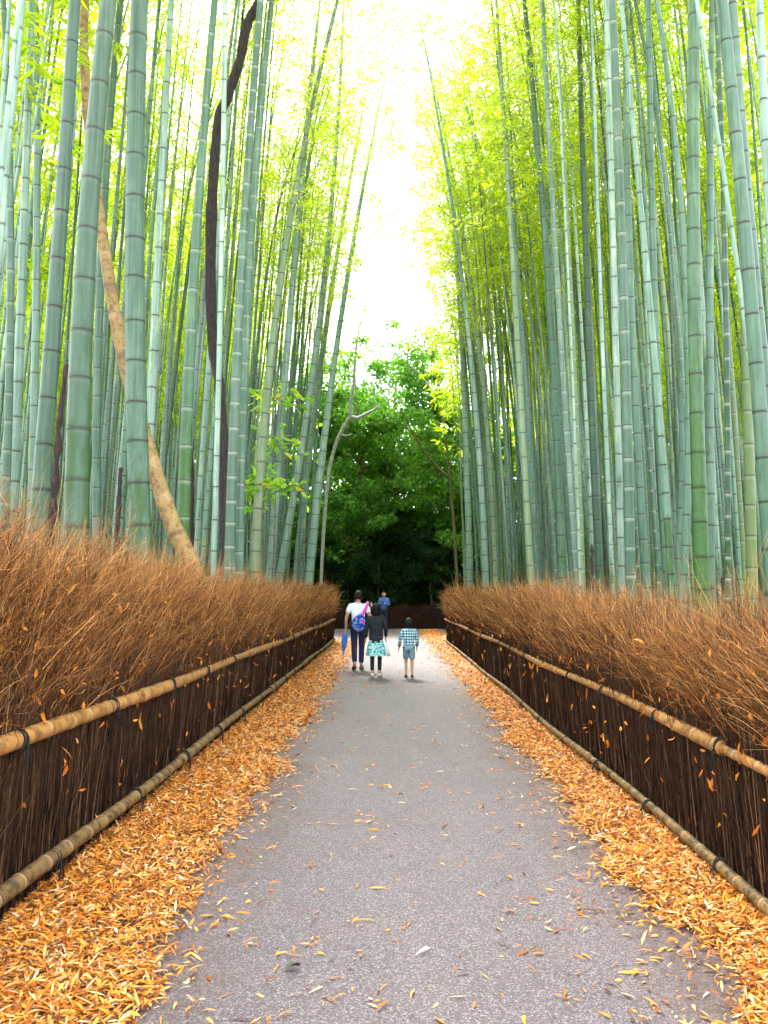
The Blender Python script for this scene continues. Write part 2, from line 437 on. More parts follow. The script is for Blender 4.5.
culm_meshes = []; crown_meshes = []; sparse_meshes = []; high_meshes = []
HV = 16.0
VAR = []
for v in range(8):
    rs = RS(100 + v)
    bend = rs.uniform(0.0015, 0.0070); wob = rs.uniform(-0.08, 0.08); ph = rs.rand() * 6
    curve = (lambda z, bend=bend, wob=wob, ph=ph: (bend * np.maximum(z, 0) ** 2 * (1 + 0.9 * np.clip((z - 11) / 5, 0, 1) ** 2), wob * np.sin(z * 0.5 + ph)))
    (V, P, A), nodes = culm_mesh('c', HV, 0.055, curve, rs, 10, None, rs.uniform(0.16, 0.26), rs.uniform(0.30, 0.42))
    culm_meshes.append(mesh_np('culm', V, P, M['culm'], A, True))
    (LV, LPp, LA), BP = crown_np(rs, HV, curve, rs.uniform(0.48, 0.60), 24, 46, 1.25)
    nb0 = len(LV)
    BV, BPp, _ = merge(BP)
    Vall = np.concatenate([LV, BV])
    me = mesh_np('crown', Vall, LPp + [p + nb0 for p in BPp], [M['bleaf'], M['branchlet']],
                 {'rnd': np.concatenate([LA['rnd'], np.full(len(BV), 0.3)])}, False,
                 np.concatenate([np.zeros(len(LPp[0])), np.ones(sum(len(p) for p in BPp))]))
    crown_meshes.append(me); VAR.append(curve)
    for lst, z0_, nb_, per_ in ((sparse_meshes, 0.58, 22, 36), (high_meshes, 0.72, 16, 46)):
        (LV, LPp, LA), BP = crown_np(rs, HV, curve, z0_, nb_, per_, 1.25)
        BV, BPp, _ = merge(BP)
        lst.append(mesh_np('crown', np.concatenate([LV, BV]), LPp + [p + len(LV) for p in BPp], [M['bleaf'], M['branchlet']],
                 {'rnd': np.concatenate([LA['rnd'], np.full(len(BV), 0.3)])}, False,
                 np.concatenate([np.zeros(len(LPp[0])), np.ones(sum(len(p) for p in BPp))])))

occupied = []
GL = 'bamboo standing behind the left brush fence'
GR = 'bamboo standing behind the right brush fence'
TINTW = lambda t: 'mossy' if t < 0.25 else ('green' if t < 0.55 else ('blue-green' if t < 0.8 else 'whitish'))
all_things = []

def placed_culm(pts, d, w0, w1, tint, moss, ring, label, step=(0.24, 0.36), H=15.5, seed=0, y_lean=0.0):
    if d > 16: H = 16.5
    """one bamboo laid through seen points: pts [(px,py)...] low to high at distance d; w0,w1 pixel widths at first and last"""
    W = [pt(px, py, d) for px, py in pts]
    zs = np.array([w.z for w in W]); xs = np.array([w.x for w in W])
    deg = 2 if len(W) > 2 else 1
    cf = np.polyfit(zs, xs, deg)
    zlo, zhi = zs[0], zs[-1]
    s_lo = np.polyval(np.polyder(cf), zlo); x_lo = np.polyval(cf, zlo)
    s_hi = np.polyval(np.polyder(cf), zhi); x_hi = np.polyval(cf, zhi)
    def fx(z):
        z = np.asarray(z, float)
        a = np.polyval(cf, z)
        a = np.where(z < zlo, x_lo + s_lo * (z - zlo), a)
        sg = 0.004 * (1 if x_lo < 0 else -1)
        a = np.where(z > zhi, x_hi + s_hi * (z - zhi) + sg * (z - zhi) ** 2, a)
        return a
    bx = float(fx(0.0))
    curve = lambda z: (fx(z) - bx, y_lean * np.asarray(z, float))
    r_lo = w0 * d / F / 2; r_hi = w1 * d / F / 2
    def radf(z):
        k = (z - zlo) / (zhi - zlo)
        r = r_lo + (r_hi - r_lo) * k
        return np.where(k > 1, r_hi * np.clip(1 - 0.85 * (z - zhi) / (H - zhi), 0.1, 1), np.minimum(r, r_lo * 1.06))
    rs = RS(500 + seed)
    (V, P, A), nodes = culm_mesh('c', H, r_lo, curve, rs, 20, None, step[0], step[1], radf)
    root = empty('bamboo', (bx, d, 0))
    c = ob('culm', mesh_np('culm', V, P, M['culm'], A, True), root); c.color = (tint, moss, ring, 1)
    (LV, LPp, LA), BP = crown_np(rs, H, curve, 0.72 if d < 12 else 0.52, 22, 60 if d < 14 else 90, 1.3 if d < 14 else 1.7)
    BV, BPp, _ = merge(BP)
    cr = ob('crown', mesh_np('crown', np.concatenate([LV, BV]), LPp + [p + len(LV) for p in BPp], [M['bleaf'], M['branchlet']],
                 {'rnd': np.concatenate([LA['rnd'], np.full(len(BV), 0.3)])}, False,
                 np.concatenate([np.zeros(len(LPp[0])), np.ones(sum(len(p) for p in BPp))])), root); cr.color = (1.1, 1.05, 1, 1)
    tag(root, label, 'bamboo', GL if bx < 0 else GR)
    occupied.append((bx, d)); all_things.append(root)
    return root

# --- the culms one can tell apart
q = placed_culm
q([(77, 560), (77, 480), (80, 340), (92, 190), (108, 0)], 6.0, 25, 17, 0.28, 0.75, 0.15, 'thickest bamboo, dark green with moss patches, leaning gently over the left fence', (0.33, 0.40), seed=1)
q([(141, 560), (140, 500), (136, 340), (134, 200), (140, 0)], 7.7, 22, 18, 0.40, 0.55, 0.05, 'second thickest upright bamboo, grey-green, in front of the curving tan dead culm', (0.36, 0.43), seed=2)
q([(38, 520), (42, 480), (54, 320), (64, 160), (75, 0)], 6.4, 18, 12, 0.42, 0.25, 0.05, 'thick grey-green bamboo leaning toward the path beside the blackened dead culm', (0.33, 0.39), seed=3)
q([(181, 590), (185, 480), (189, 380), (198, 200), (215, 0)], 9.6, 14, 7, 0.25, 1.0, 0.8, 'mossy bright green bamboo with pale rings, crossing in front of the tan dead culm foot', (0.28, 0.5), seed=4)
q([(147, 500), (152, 400), (154, 330), (161, 200), (171, 0)], 10.8, 10, 6, 0.92, 0.1, 0.1, 'slim silvery bamboo rising just beside the second thickest culm', (0.3, 0.5), seed=5)
q([(214, 560), (217, 400), (221, 330), (225, 0)], 10.7, 6, 5, 0.98, 0.0, 0.2, 'very slender whitish bamboo in front of the dark tree trunk', (0.3, 0.5), seed=6)
q([(229, 590), (234, 400), (241, 300), (252, 100), (261, 0)], 10.5, 11, 7, 0.66, 0.15, 0.95, 'pale-ringed bamboo just past the dark tree trunk', (0.22, 0.34), seed=7)
q([(239, 590), (243, 400), (248, 300), (258, 140), (272, 0)], 11.5, 9, 6, 0.60, 0.2, 0.9, 'narrower pale-ringed bamboo paired with the one past the dark tree trunk', (0.24, 0.36), seed=8)
q([(3, 560), (6, 430), (12, 300), (9, 150), (3, 0)], 8.3, 9, 6, 0.55, 0.2, 0.6, 'pale ringed bamboo at the extreme left edge of the photo', (0.2, 0.34), seed=9)
q([(12, 560), (15, 430), (20, 330), (26, 200), (31, 0)], 8.6, 10, 7, 0.82, 0.05, 0.2, 'silvery bamboo next to the one on the left photo edge', (0.26, 0.4), seed=10)
q([(31, 540), (34, 420), (36, 330), (36, 30), (36, 0)], 10.4, 9, 6, 0.78, 0.1, 0.3, 'straight silvery bamboo behind the thick leaning one beside the blackened culm', (0.3, 0.44), seed=11)
q([(98, 560), (96, 430), (97, 330), (108, 180), (120, 0)], 11.2, 9, 7, 0.62, 0.2, 0.4, 'slim blue-green bamboo half hidden behind the thickest culm', (0.3, 0.44), seed=12)
q([(255, 590), (262, 400), (279, 320), (290, 230), (304, 135), (338, 0)], 13.0, 10, 4, 0.85, 0.2, 0.3, 'long bamboo arching over the path from beside the leafy saplings', (0.25, 0.4), seed=13)
q([(281, 590), (292, 470), (304, 400), (323, 330), (333, 230), (337, 120), (342, 20)], 17.0, 8, 3, 0.85, 0.2, 0.2, 'thin upright bamboo standing free against the white sky gap', (0.25, 0.4), seed=14)
q([(309, 590), (320, 470), (328, 400), (342, 310), (358, 230), (373, 130)], 20.0, 9, 3, 0.85, 0.3, 0.2, 'bamboo leaning hardest over the path near the end of the left fence', (0.25, 0.42), seed=15)
q([(296, 590), (306, 470), (318, 380), (330, 300), (345, 220), (358, 130)], 22.0, 8, 3, 0.85, 0.2, 0.3, 'slim bamboo just beside the hardest leaning one at the left fence end', (0.25, 0.42), seed=16)
q([(270, 590), (276, 480), (283, 400), (290, 320), (299, 220), (309, 100)], 15.0, 9, 5, 0.85, 0.3, 0.5, 'straight green bamboo behind the leafy saplings', (0.22, 0.38), seed=17)
# right side
q([(702, 590), (702, 560), (698, 440), (694, 300), (693, 120), (694, 0)], 7.9, 15, 12, 0.15, 1.0, 0.1, 'thick bamboo with vivid dark green moss on its lower half', (0.30, 0.40), seed=20)
q([(770, 560), (768, 520), (760, 400), (750, 300), (737, 150), (722, 0)], 6.6, 15, 12, 0.38, 0.2, 0.0, 'thick dark-ringed bamboo leaning in at the right edge of the photo', (0.34, 0.42), seed=21)
q([(779, 520), (772, 420), (760, 330), (747, 200), (733, 0)], 7.9, 12, 8, 0.72, 0.1, 0.1, 'paler bamboo leaning in behind the dark-ringed one at the right edge', (0.32, 0.42), seed=22)
q([(631, 595), (628, 440), (624, 330), (619, 150), (612, 0)], 8.9, 10, 8, 0.50, 0.2, 0.85, 'tall upright bamboo with white rings, thicker of the close pair over the right fence', (0.28, 0.38), seed=23)
q([(622, 595), (619, 440), (614, 330), (611, 150), (606, 0)], 9.6, 7, 6, 0.95, 0.3, 0.3, 'whitish thin bamboo touching the taller white-ringed one', (0.28, 0.38), seed=24)
q([(645, 590), (640, 420), (632, 300), (624, 200), (627, 0)], 11.2, 8, 6, 0.66, 0.1, 0.4, 'pale bamboo crossing behind the close pair on the right', (0.28, 0.4), seed=25)
q([(684, 595), (686, 440), (686, 300), (684, 220), (672, 110), (656, 0)], 9.3, 8, 5, 0.64, 0.2, 0.3, 'slim bamboo curving away at the top beside the mossy thick one', (0.28, 0.42), seed=26)
q([(676, 595), (682, 420), (679, 320), (662, 150), (635, 0)], 10.8, 7, 4, 0.58, 0.2, 0.3, 'slim bamboo bowing strongly to the left above the right fence', (0.28, 0.42), seed=27)
q([(711, 595), (710, 440), (709, 330), (711, 160), (712, 0)], 9.8, 9, 6, 0.62, 0.35, 0.2, 'grey upright bamboo close behind the mossy thick one', (0.3, 0.45), seed=28)
q([(752, 595), (750, 480), (746, 350), (741, 200), (733, 0)], 8.7, 11, 7, 0.30, 0.8, 0.6, 'blotchy mid green bamboo with moss near the right edge', (0.28, 0.38), seed=29)
q([(728, 600), (727, 450), (727, 330), (722, 150), (716, 0)], 9.0, 6, 5, 0.30, 0.5, 1.0, 'thin green bamboo with bright white rings between two thick ones', (0.18, 0.28), seed=30)
q([(563, 590), (556, 430), (549, 300), (541, 180), (527, 30)], 12.3, 9, 5, 0.32, 0.35, 0.3, 'olive-green bamboo third of the right stand nearest the far end', (0.25, 0.4), seed=31)
q([(532, 600), (522, 430), (515, 300), (508, 180), (500, 60)], 13.0, 7, 4, 0.88, 0.1, 0.3, 'whitish slim bamboo standing out among the far right culms', (0.25, 0.4), seed=32)
q([(576, 590), (569, 430), (560, 310), (548, 180), (545, 30)], 11.8, 6, 5, 0.82, 0.1, 0.9, 'ringed whitish bamboo leaning left above the right fence', (0.2, 0.32), seed=33)
q([(486, 590), (478, 430), (467, 340), (456, 220), (436, 110)], 16.5, 7, 2.5, 0.85, 0.2, 0.2, 'long thin bamboo bowing into the white sky gap from the right', (0.25, 0.4), seed=34)
q([(497, 590), (488, 430), (476, 330), (467, 260), (452, 160), (434, 90)], 19.0, 7, 2.5, 0.85, 0.2, 0.2, 'second thin bamboo bowing into the sky gap from the right', (0.25, 0.4), seed=35)
q([(470, 590), (466, 430), (460, 330), (452, 200)], 22.0, 7, 3, 0.85, 0.3, 0.2, 'bamboo at the far end of the right fence', (0.25, 0.4), seed=36)
q([(668, 595), (660, 450), (655, 330), (652, 150), (648, 0)], 10.2, 8, 6, 0.48, 0.3, 0.2, 'plain upright blue-green bamboo in the middle of the right stand', (0.28, 0.4), seed=37)
q([(600, 595), (594, 450), (588, 330), (583, 150), (578, 0)], 12.5, 8, 5, 0.38, 0.3, 0.2, 'straight mid green bamboo just before the close pair', (0.28, 0.4), seed=38)

# --- the rest of the grove: random spots, sorted by how large they show
rs = RS(11)
cand = []
cells = {}
for (bx, d) in occupied: cells.setdefault((int(bx // 0.5), int(d // 0.5)), []).append((bx, d))
def free(x, y, r=0.33):
    cx, cyy = int(x // 0.5), int(y // 0.5)
    for i in (-1, 0, 1):
        for j in (-1, 0, 1):
            for (a, b) in cells.get((cx + i, cyy + j), ()):
                if (a - x) ** 2 + (b - y) ** 2 < r * r: return False
    return True
for it in range(16000):
    side = -1 if rs.rand() < 0.5 else 1
    d = 4.3 + (rs.rand() ** 0.72) * 41
    off = 2.45 + (rs.rand() ** 1.5) * 17
    x = side * off
    if d > 26.3 and off < 4.2 + 0.22 * (d - 26.3): continue
    if 27.0 < d < 39.6 and d > 27: 
        if d < 39.6 and off < 6.0: continue
    if d < 9 and off > 7: continue
    if off / d > 0.72: continue
    # close in front of the camera's near view only the catalogued stalks
    a = proj((x, d, 1.8))
    if a is None: continue
    if d < 8.2 and -20 < a[0] < 788 : continue
    if d < 10.5 and -20 < a[0] < 788 and rs.rand() < 0.7: continue
    if d < 11.8 and 188 < a[0] < 262: continue
    if not free(x, d): continue
    cells.setdefault((int(x // 0.5), int(d // 0.5)), []).append((x, d))
    rad = rs.choice([0.028, 0.034, 0.040, 0.046, 0.054]) * rs.uniform(0.92, 1.08) * (0.78 if d < 11 else 0.94)
    cand.append((x, d, rad, -20 < a[0] < 788))
cand = cand[:1750]
def rank(c): return c[2] / c[1] * (1.0 if c[3] else 0.25) * (1 + 1.0 * max(0, 1 - (abs(c[0]) - 2.4) / 5))
cand.sort(key=rank, reverse=True)
NIND = 262
ind, rest = cand[:NIND], cand[NIND:]
for i, (x, d, rad, seen) in enumerate(ind):
    rs = RS(9000 + i)
    side = -1 if x < 0 else 1
    H = rs.uniform(13.0, 17.5)
    v = rs.randint(8); s = rad / 0.055; sz = H / HV
    tint = float(np.clip(rs.beta(2.6, 1.5), 0, 1)); moss = float(rs.rand() ** 1.4 * (0.9 if abs(x) < 6 else 0.5)); ring = float(rs.rand() ** 1.7)
    lean = rs.normal(0.010, 0.013) + (0.012 if (d > 12 and abs(x) < 4.5) else 0) + (0.014 if side < 0 else 0.0)
    if d > 26: lean = rs.normal(0.0, 0.02)
    if d < 13: lean = 0.012 + (lean - 0.01) * 0.5
    root = empty('bamboo', (x, d, 0))
    yaw = (0 if side < 0 else PI) + rs.normal(0, 0.5)
    root.rotation_euler = (Matrix.Rotation(-side * lean, 3, 'Y') @ Matrix.Rotation(rs.normal(0, 0.010), 3, 'X') @ Matrix.Rotation(yaw, 3, 'Z')).to_euler()
    c = ob('culm', culm_meshes[v], root); c.scale = (s, s, sz); c.color = (tint, moss, ring, 1)
    # keep the bend of the thin culm and its crown together
    cms = high_meshes if d < 13 else (sparse_meshes if (side < 0 and abs(x) < 6.5) else crown_meshes)
    cr = ob('crown', cms[v], root); cr.scale = (s * 1.0 + 0.0, s, sz); g = rs.uniform(0.82, 1.12)
    cr.color = (g * rs.uniform(0.92, 1.12), g, rs.uniform(0.8, 1.1), 1)
    th = 'slender' if rad < 0.036 else ('medium' if rad < 0.046 else 'stout')
    where = 'close behind' if abs(x) < 4.2 else ('set back from' if abs(x) < 7 else 'far back from')
    part = 'near half of' if d < 13 else ('middle of' if d < 19 else ('far half of' if d < 26.5 else 'ground beyond'))
    ln = 'upright' if abs(lean) < 0.015 else ('inward leaning' if lean > 0 else 'outward leaning')
    rg = ', pale rings' if ring > 0.62 else (', dark rings' if ring < 0.3 else '')
    tag(root, '%s %s %s bamboo%s, %s %s %s fence' % (th, ln, TINTW(tint), rg, where, part, 'left' if side < 0 else 'right'), 'bamboo', GL if side < 0 else GR)

# --- all remaining stalks of the deep grove as one mass each side-less object
parts, lparts = [], []
for i, (x, d, rad, seen) in enumerate(rest):
    rs = RS(20000 + i)
    side = -1 if x < 0 else 1
    H = rs.uniform(12.5, 17)
    bend = rs.uniform(0.0, 0.005) * (-side); ln = rs.normal(0.01, 0.025) * (-side); yl = rs.normal(0, 0.02)
    curve = lambda z, b=bend, l=ln, y=yl: (b * np.maximum(z, 0) ** 2 + l * z, y * z)
    (V, P, A), _ = culm_mesh('c', H, rad, curve, rs, 6, None, rs.uniform(0.22, 0.3), rs.uniform(0.36, 0.46), None, True)
    A['tv'] = np.full(len(V), rs.rand())
    parts.append((V + np.array([x, d, 0]), P, A))
    if rs.rand() < 0.35 or (side < 0 and d > 14 and abs(x) < 6): continue
    (LV, LPp, LA), _ = crown_np(rs, H, curve, rs.uniform(0.47, 0.60), 14, 26, 1.2, (0.16, 0.28), 0.02, True)
    lparts.append((LV + np.array([x, d, 0]), LPp, LA))
V, P, A = merge(parts)
g = ob('bamboo_grove', mesh_np('bamboo_grove', V, P, M['culm'], A, True)); g.color = (0.82, 0.3, 0.4, 1)
tag(g, 'dense mass of countless slim bamboo stalks deep in the grove on both sides', 'bamboo grove', None, 'stuff')
V, P, A = merge(lparts)
g2 = ob('bamboo_grove_foliage', mesh_np('bamboo_grove_foliage', V, P, M['bleaf'], A, False)); g2.color = (1, 1, 1, 1)
tag(g2, 'yellow-green leaf canopy of the deep bamboo grove', 'foliage', None, 'stuff')

# ------------------------------------------------------------------ odd culms and trunks
def poly3(pts, d):
    return [tuple(pt(px, py, dd)) for (px, py), dd in zip(pts, d if isinstance(d, list) else [d] * len(pts))]
def smooth_line(P, n=8):
    P = [np.array(p, float) for p in P]; out = []
    Q = [P[0] * 2 - P[1]] + P + [P[-1] * 2 - P[-2]]
    for i in range(1, len(Q) - 2):
        p0, p1, p2, p3 = Q[i - 1:i + 3]
        for k in range(n):
            t = k / n
            out.append(0.5 * (2 * p1 + (p2 - p0) * t + (2 * p0 - 5 * p1 + 4 * p2 - p3) * t * t + (3 * p1 - p0 - 3 * p2 + p3) * t ** 3))
    out.append(P[-1]); return np.array(out)

# dead tan culm
line = smooth_line([pt(214, 640, 8.9), pt(196, 575, 8.9), pt(172, 522, 8.9), pt(150, 455, 8.9), pt(122, 350, 8.8), pt(103, 240, 8.8), pt(89, 130, 8.8), pt(84, 40, 8.8), pt(86, -60, 8.8), pt(92, -200, 8.8)], 14)
line[:, 2] = np.maximum(line[:, 2], 0)
seg = np.concatenate([[0], np.cumsum(np.linalg.norm(np.diff(line, axis=0), axis=1))])
nod = np.abs(((seg / 0.42) % 1) - 0.5) * 2
rr = np.interp(seg / seg[-1], [0, 0.12, 0.35, 0.6, 1], [0.105, 0.095, 0.072, 0.055, 0.04]) * (1 + 0.05 * (nod > 0.9))
V, P, A = tube(line, rr, 18, True, {'dark': (nod > 0.93) * 0.8, 'pale': (nod > 0.8) * 0.5})
o = ob('dead_bamboo', mesh_np('dead_bamboo', V, P, M['dry_culm'], A, True))
tag(o, 'dry tan dead bamboo culm curving down behind the two thickest green culms', 'dead bamboo')

def black_stump(pts, d, w0, w1, label):
    ln = smooth_line(poly3(pts, d), 8)
    ln[0, 2] = 0
    rs = RS(int(pts[0][0]))
    rr = np.linspace(w0, w1, len(ln)) * d / F / 2 * (1 + 0.12 * rs.normal(size=len(ln)))
    V, P, A = tube(ln, rr, 9, True)
    V = V + rs.normal(size=V.shape) * 0.006
    o = ob('dead_bamboo', mesh_np('dead_bamboo', V, P, M['black_culm'], A, True))
    return tag(o, label, 'dead bamboo', 'blackened dead culms among the bamboo')
black_stump([(46, 600), (52, 520), (58, 440), (66, 365)], 7.6, 10, 4, 'blackened dead culm leaning beside the thick grey-green bamboo on the left')
black_stump([(112, 640), (115, 580), (118, 520), (121, 468)], 8.8, 8, 3, 'short charred culm between the two thickest bamboos')
black_stump([(594, 640), (593, 600), (592, 570), (592, 545)], 10.5, 5, 2, 'thin charred stump before the close white-ringed pair on the right')
black_stump([(724, 640), (723, 610), (723, 590), (722, 578)], 9.3, 4, 2, 'thin charred stump near the right photo edge')
black_stump([(193, 600), (192, 520), (192, 440), (191, 400)], 12.5, 5, 3, 'dark dead culm hidden just past the mossy bright green bamboo')

def tree_root(name, loc, label, cat='tree', group=None):
    r = empty(name, loc); tag(r, label, cat, group); return r

# dark crooked trunk
r = tree_root('tree', tuple(pt(224, 600, 11.2).xy) + (0,), 'crooked dark brown tree trunk rising among the left bamboo')
line = smooth_line([pt(226, 680, 11.2), pt(225, 560, 11.2), pt(223, 450, 11.2), pt(220, 390, 11.2), pt(212, 330, 11.2), pt(211, 230, 11.2), pt(217, 130, 11.2), pt(228, 95, 11.2), pt(240, 60, 11.2), pt(247, 25, 11.2), pt(263, -8, 11.2), pt(276, -60, 11.2), pt(280, -140, 11.2)], 6)
line[:, 2] = np.maximum(line[:, 2], 0)
rr = np.interp(np.linspace(0, 1, len(line)), [0, 0.4, 0.7, 1], [0.070, 0.080, 0.072, 0.055]) * (1 + 0.07 * RS(3).normal(size=len(line)))
V, P, A = tube(line - np.array(r.location), rr, 12, True)
ob('trunk', mesh_np('trunk', V, P, M['bark_dark'], A, True), r)
st = smooth_line([pt(244, 30, 11.2), pt(243, 22, 11.2), pt(242, 12, 11.2)], 4)
V, P, A = tube(st - np.array(r.location), np.linspace(0.03, 0.01, len(st)), 6, True)
ob('branch_stub', mesh_np('branch_stub', V, P, M['bark_dark'], A, True), r)

# ------------------------------------------------------------------ broadleaf trees of the wood
def clump_leaves(rs, centres, rads, n_each, L=(0.12, 0.24), W=0.05):
    LP, LD = [], []
    for c, rr in zip(centres, rads):
        n = int(n_each * rs.uniform(0.6, 1.3))
        v = rs.normal(size=(n, 3)); v /= np.linalg.norm(v, axis=1)[:, None]
        v = v * (rs.rand(n)[:, None] ** 0.45) * rr * np.array([1, 1, 0.55])
        LP.append(np.asarray(c) + v); LD.append(v * 0.6 + rs.normal(size=(n, 3)) * 0.6 * rr + np.array([0, 0, -0.15]))
    LP = np.concatenate(LP); LD = np.concatenate(LD); n = len(LP)
    V, P = diamonds_np(rs, LP, LD, rs.uniform(*L, n), W * rs.uniform(0.7, 1.3, n))
    return V, P, {'rnd': np.repeat(np.clip(rs.normal(0.45, 0.22, n), 0, 1), 4)}

def broad_tree_meshes(seed, H, spread, base, nclump, n_each, L=(0.14, 0.26), W=0.055):
    rs = RS(seed); tp = []
    k = np.linspace(0, 1, 9)
    wob = rs.normal(size=(9, 2)).cumsum(0) * 0.10; wob[0] = 0
    tr = np.stack([wob[:, 0], wob[:, 1], k * H * 0.86], 1)
    tp.append(tube(tr, 0.19 * (1 - 0.82 * k) * H / 12, 8, True))
    cen, rads = [], []
    limbs = []
    for i in range(12):
        z = H * rs.uniform(base + 0.02, 0.75); b = np.array([np.interp(z, tr[:, 2], tr[:, 0]), np.interp(z, tr[:, 2], tr[:, 1]), z])
        az = i * 2.4 + rs.rand(); t = (z / H - base) / (1 - base)
        ln = spread * rs.uniform(0.6, 1.0) * (1 - 0.45 * max(0, t))
        kk = np.linspace(0, 1, 6)[:, None]
        e = b + np.array([math.cos(az) * ln, math.sin(az) * ln, ln * rs.uniform(0.2, 0.7)])
        L_ = b + (e - b) * kk + np.cumsum(rs.normal(size=(6, 3)) * 0.06, 0) * kk
        tp.append(tube(L_, np.linspace(0.07, 0.015, 6) * H / 12, 5, False)); limbs.append(L_)
    for c in range(nclump):
        if rs.rand() < 0.55:
            l = limbs[rs.randint(len(limbs))]; p = l[rs.randint(2, 6)] + rs.normal(size=3) * 0.45
        else:
            u = rs.normal(size=3); u /= np.linalg.norm(u)
            hz = base + (1 - base) * (0.5 + 0.5 * u[2])
            w = spread * (0.55 + 0.5 * math.sin(PI * min(1, 0.15 + 0.8 * (hz - base) / (1 - base)))) * rs.uniform(0.72, 1.05)
            p = np.array([u[0] * w, u[1] * w, H * hz])
        cen.append(p); rads.append(rs.uniform(0.35, 0.8))
    V, P, A = clump_leaves(rs, cen, rads, n_each, L, W)
    TV, TP, _ = merge(tp)
    return mesh_np('trunk', TV, TP, M['bark_brown'], None, True), mesh_np('crown', V, P, M['wleaf'], A, False)

broad = [broad_tree_meshes(41, 13.0, 3.6, 0.16, 170, 110), broad_tree_meshes(42, 12.0, 3.2, 0.22, 150, 110), broad_tree_meshes(43, 9.0, 3.0, 0.08, 150, 110)]
spots = [(-1.5, 43.5, 0, 1.22, 0.3, (1.0, 0.95, 0.8), 'leafy bright green tree closing the view at the path end'),
         (2.4, 45.0, 1, 1.38, 1.3, (0.95, 0.95, 0.8), 'taller green tree behind the far path end, right of centre'),
         (-4.6, 43.0, 1, 1.2, 2.0, (0.95, 1.0, 0.9), 'green tree at the far end half hidden by the left bamboo'),
         (5.6, 43.5, 0, 1.15, 4.0, (1.3, 1.15, 0.8), 'green tree at the far end half hidden by the right bamboo'),
         (0.7, 48.0, 0, 1.42, 5.0, (1.3, 1.25, 0.85), 'tallest pale green tree rising behind the others'),
         (-7.8, 46.0, 0, 1.0, 1.0, (0.9, 1.0, 0.9), 'dark tree behind the left bamboo beyond the path end'),
         (9.0, 47.0, 1, 1.1, 2.5, (1.0, 1.0, 0.8), 'dark tree behind the right bamboo beyond the path end')]
for (x, y, v, s, az, colr, lab) in spots:
    r = tree_root('tree', (x, y, 0), lab, 'tree', 'broadleaf trees beyond the path end'); r.scale = (s, s, s); r.rotation_euler = (0, 0, az)
    ob('trunk', broad[v][0], r); c = ob('crown', broad[v][1], r); c.color = (*colr, 1)
# dark evergreen understorey shrubs
for i, (x, y, s, lab) in enumerate([(-3.4, 41.2, 0.52, 'dark evergreen shrub behind the end fence, left one'), (-0.6, 41.6, 0.50, 'dark evergreen shrub behind the end fence, beneath the bright tree'),
                               (2.2, 41.3, 0.56, 'rounded dark evergreen shrub behind the end fence, right of the far man'), (5.0, 41.5, 0.5, 'dark evergreen shrub behind the end fence, furthest right'),
                               (-6.4, 41.5, 0.55, 'dark evergreen shrub behind the end fence, furthest left'), (0.9, 43.0, 0.72, 'tall dark evergreen bush in the middle of the wood'), (-2.2, 44.0, 0.7, 'tall dark evergreen bush behind the white shirted man')]):
    r = tree_root('shrub', (x, y, -0.3), lab, 'shrub', 'dark shrubs at the wood edge'); r.scale = (s, s, s); r.rotation_euler = (0, 0, i * 1.7)
    ob('stem', broad[2][0], r); c = ob('foliage', broad[2][1], r); c.color = (0.12, 0.18, 0.26, 1)

# far wood mass closing the view
rs = RS(77); cen = []; rads = []
for i in range(2300):
    x = rs.uniform(-46, 46); y = rs.uniform(50, 58) - abs(x) * 0.12; z = rs.uniform(0, 10.5) 
    cen.append((x, y, z)); rads.append(rs.uniform(0.8, 1.7))
V, P, A = clump_leaves(rs, cen, rads, 60, (0.35, 0.6), 0.14)
o = ob('wood', mesh_np('wood', V, P, M['wleaf'], A)); o.color = (0.35, 0.42, 0.45, 1)
tag(o, 'deep dark green wood filling the view beyond the trees', 'wood', None, 'stuff')

# bare pale tree by the left fence end
D = 27.0
r = tree_root('bare_tree', tuple(pt(320, 590, D).xy) + (0,), 'bare pale grey tree forking beside the end of the left fence')
base = np.array(r.location)
l1 = smooth_line([pt(318, 680, D), pt(322, 560, D), pt(328, 480, D), pt(335, 447, D), pt(342, 430, D), pt(350, 417, D)], 6); l1[0, 2] = 0; l1[:, 2] = np.maximum(l1[:, 2], 0)
V, P, A = tube(l1 - base, np.linspace(0.05, 0.07, len(l1)), 9, True); ob('trunk', mesh_np('trunk', V, P, M['bark_pale'], A, True), r)
for pp, w in (([(350, 417), (358, 418), (368, 413), (374, 410), (379, 405)], (0.08, 0.03)), ([(350, 417), (351, 400), (354, 380), (356, 350), (360, 325), (368, 300)], (0.08, 0.02)), ([(340, 433), (345, 436), (352, 434)], (0.04, 0.015))):
    l = smooth_line(poly3(pp, D), 5); V, P, A = tube(l - base, np.linspace(w[0], w[1], len(l)), 7, True); ob('limb', mesh_np('limb', V, P, M['bark_pale'], A, True), r)
# thin brown tree on the right
D = 28.0
r = tree_root('bare_tree', tuple(pt(459, 600, D).xy) + (0,), 'thin brown tree leaning out before the dark wood at the right fence end')
base = np.array(r.location)
l1 = smooth_line([pt(460, 660, D), pt(456, 560, D), pt(452, 500, D), pt(446, 440, D), pt(440, 400, D), pt(434, 360, D), pt(428, 310, D)], 6); l1[:, 2] = np.maximum(l1[:, 2], 0)
V, P, A = tube(l1 - base, np.linspace(0.055, 0.02, len(l1)), 8, True); ob('trunk', mesh_np('trunk', V, P, M['bark_brown'], A, True), r)
for pp, w in (([(438, 395), (428, 385), (418, 372), (408, 365)], (0.05, 0.015)), ([(443, 425), (449, 400), (452, 380)], (0.04, 0.015))):
    l = smooth_line(poly3(pp, D), 5); V, P, A = tube(l - base, np.linspace(w[0], w[1], len(l)), 6, True); ob('limb', mesh_np('limb', V, P, M['bark_pale'], A, True), r)
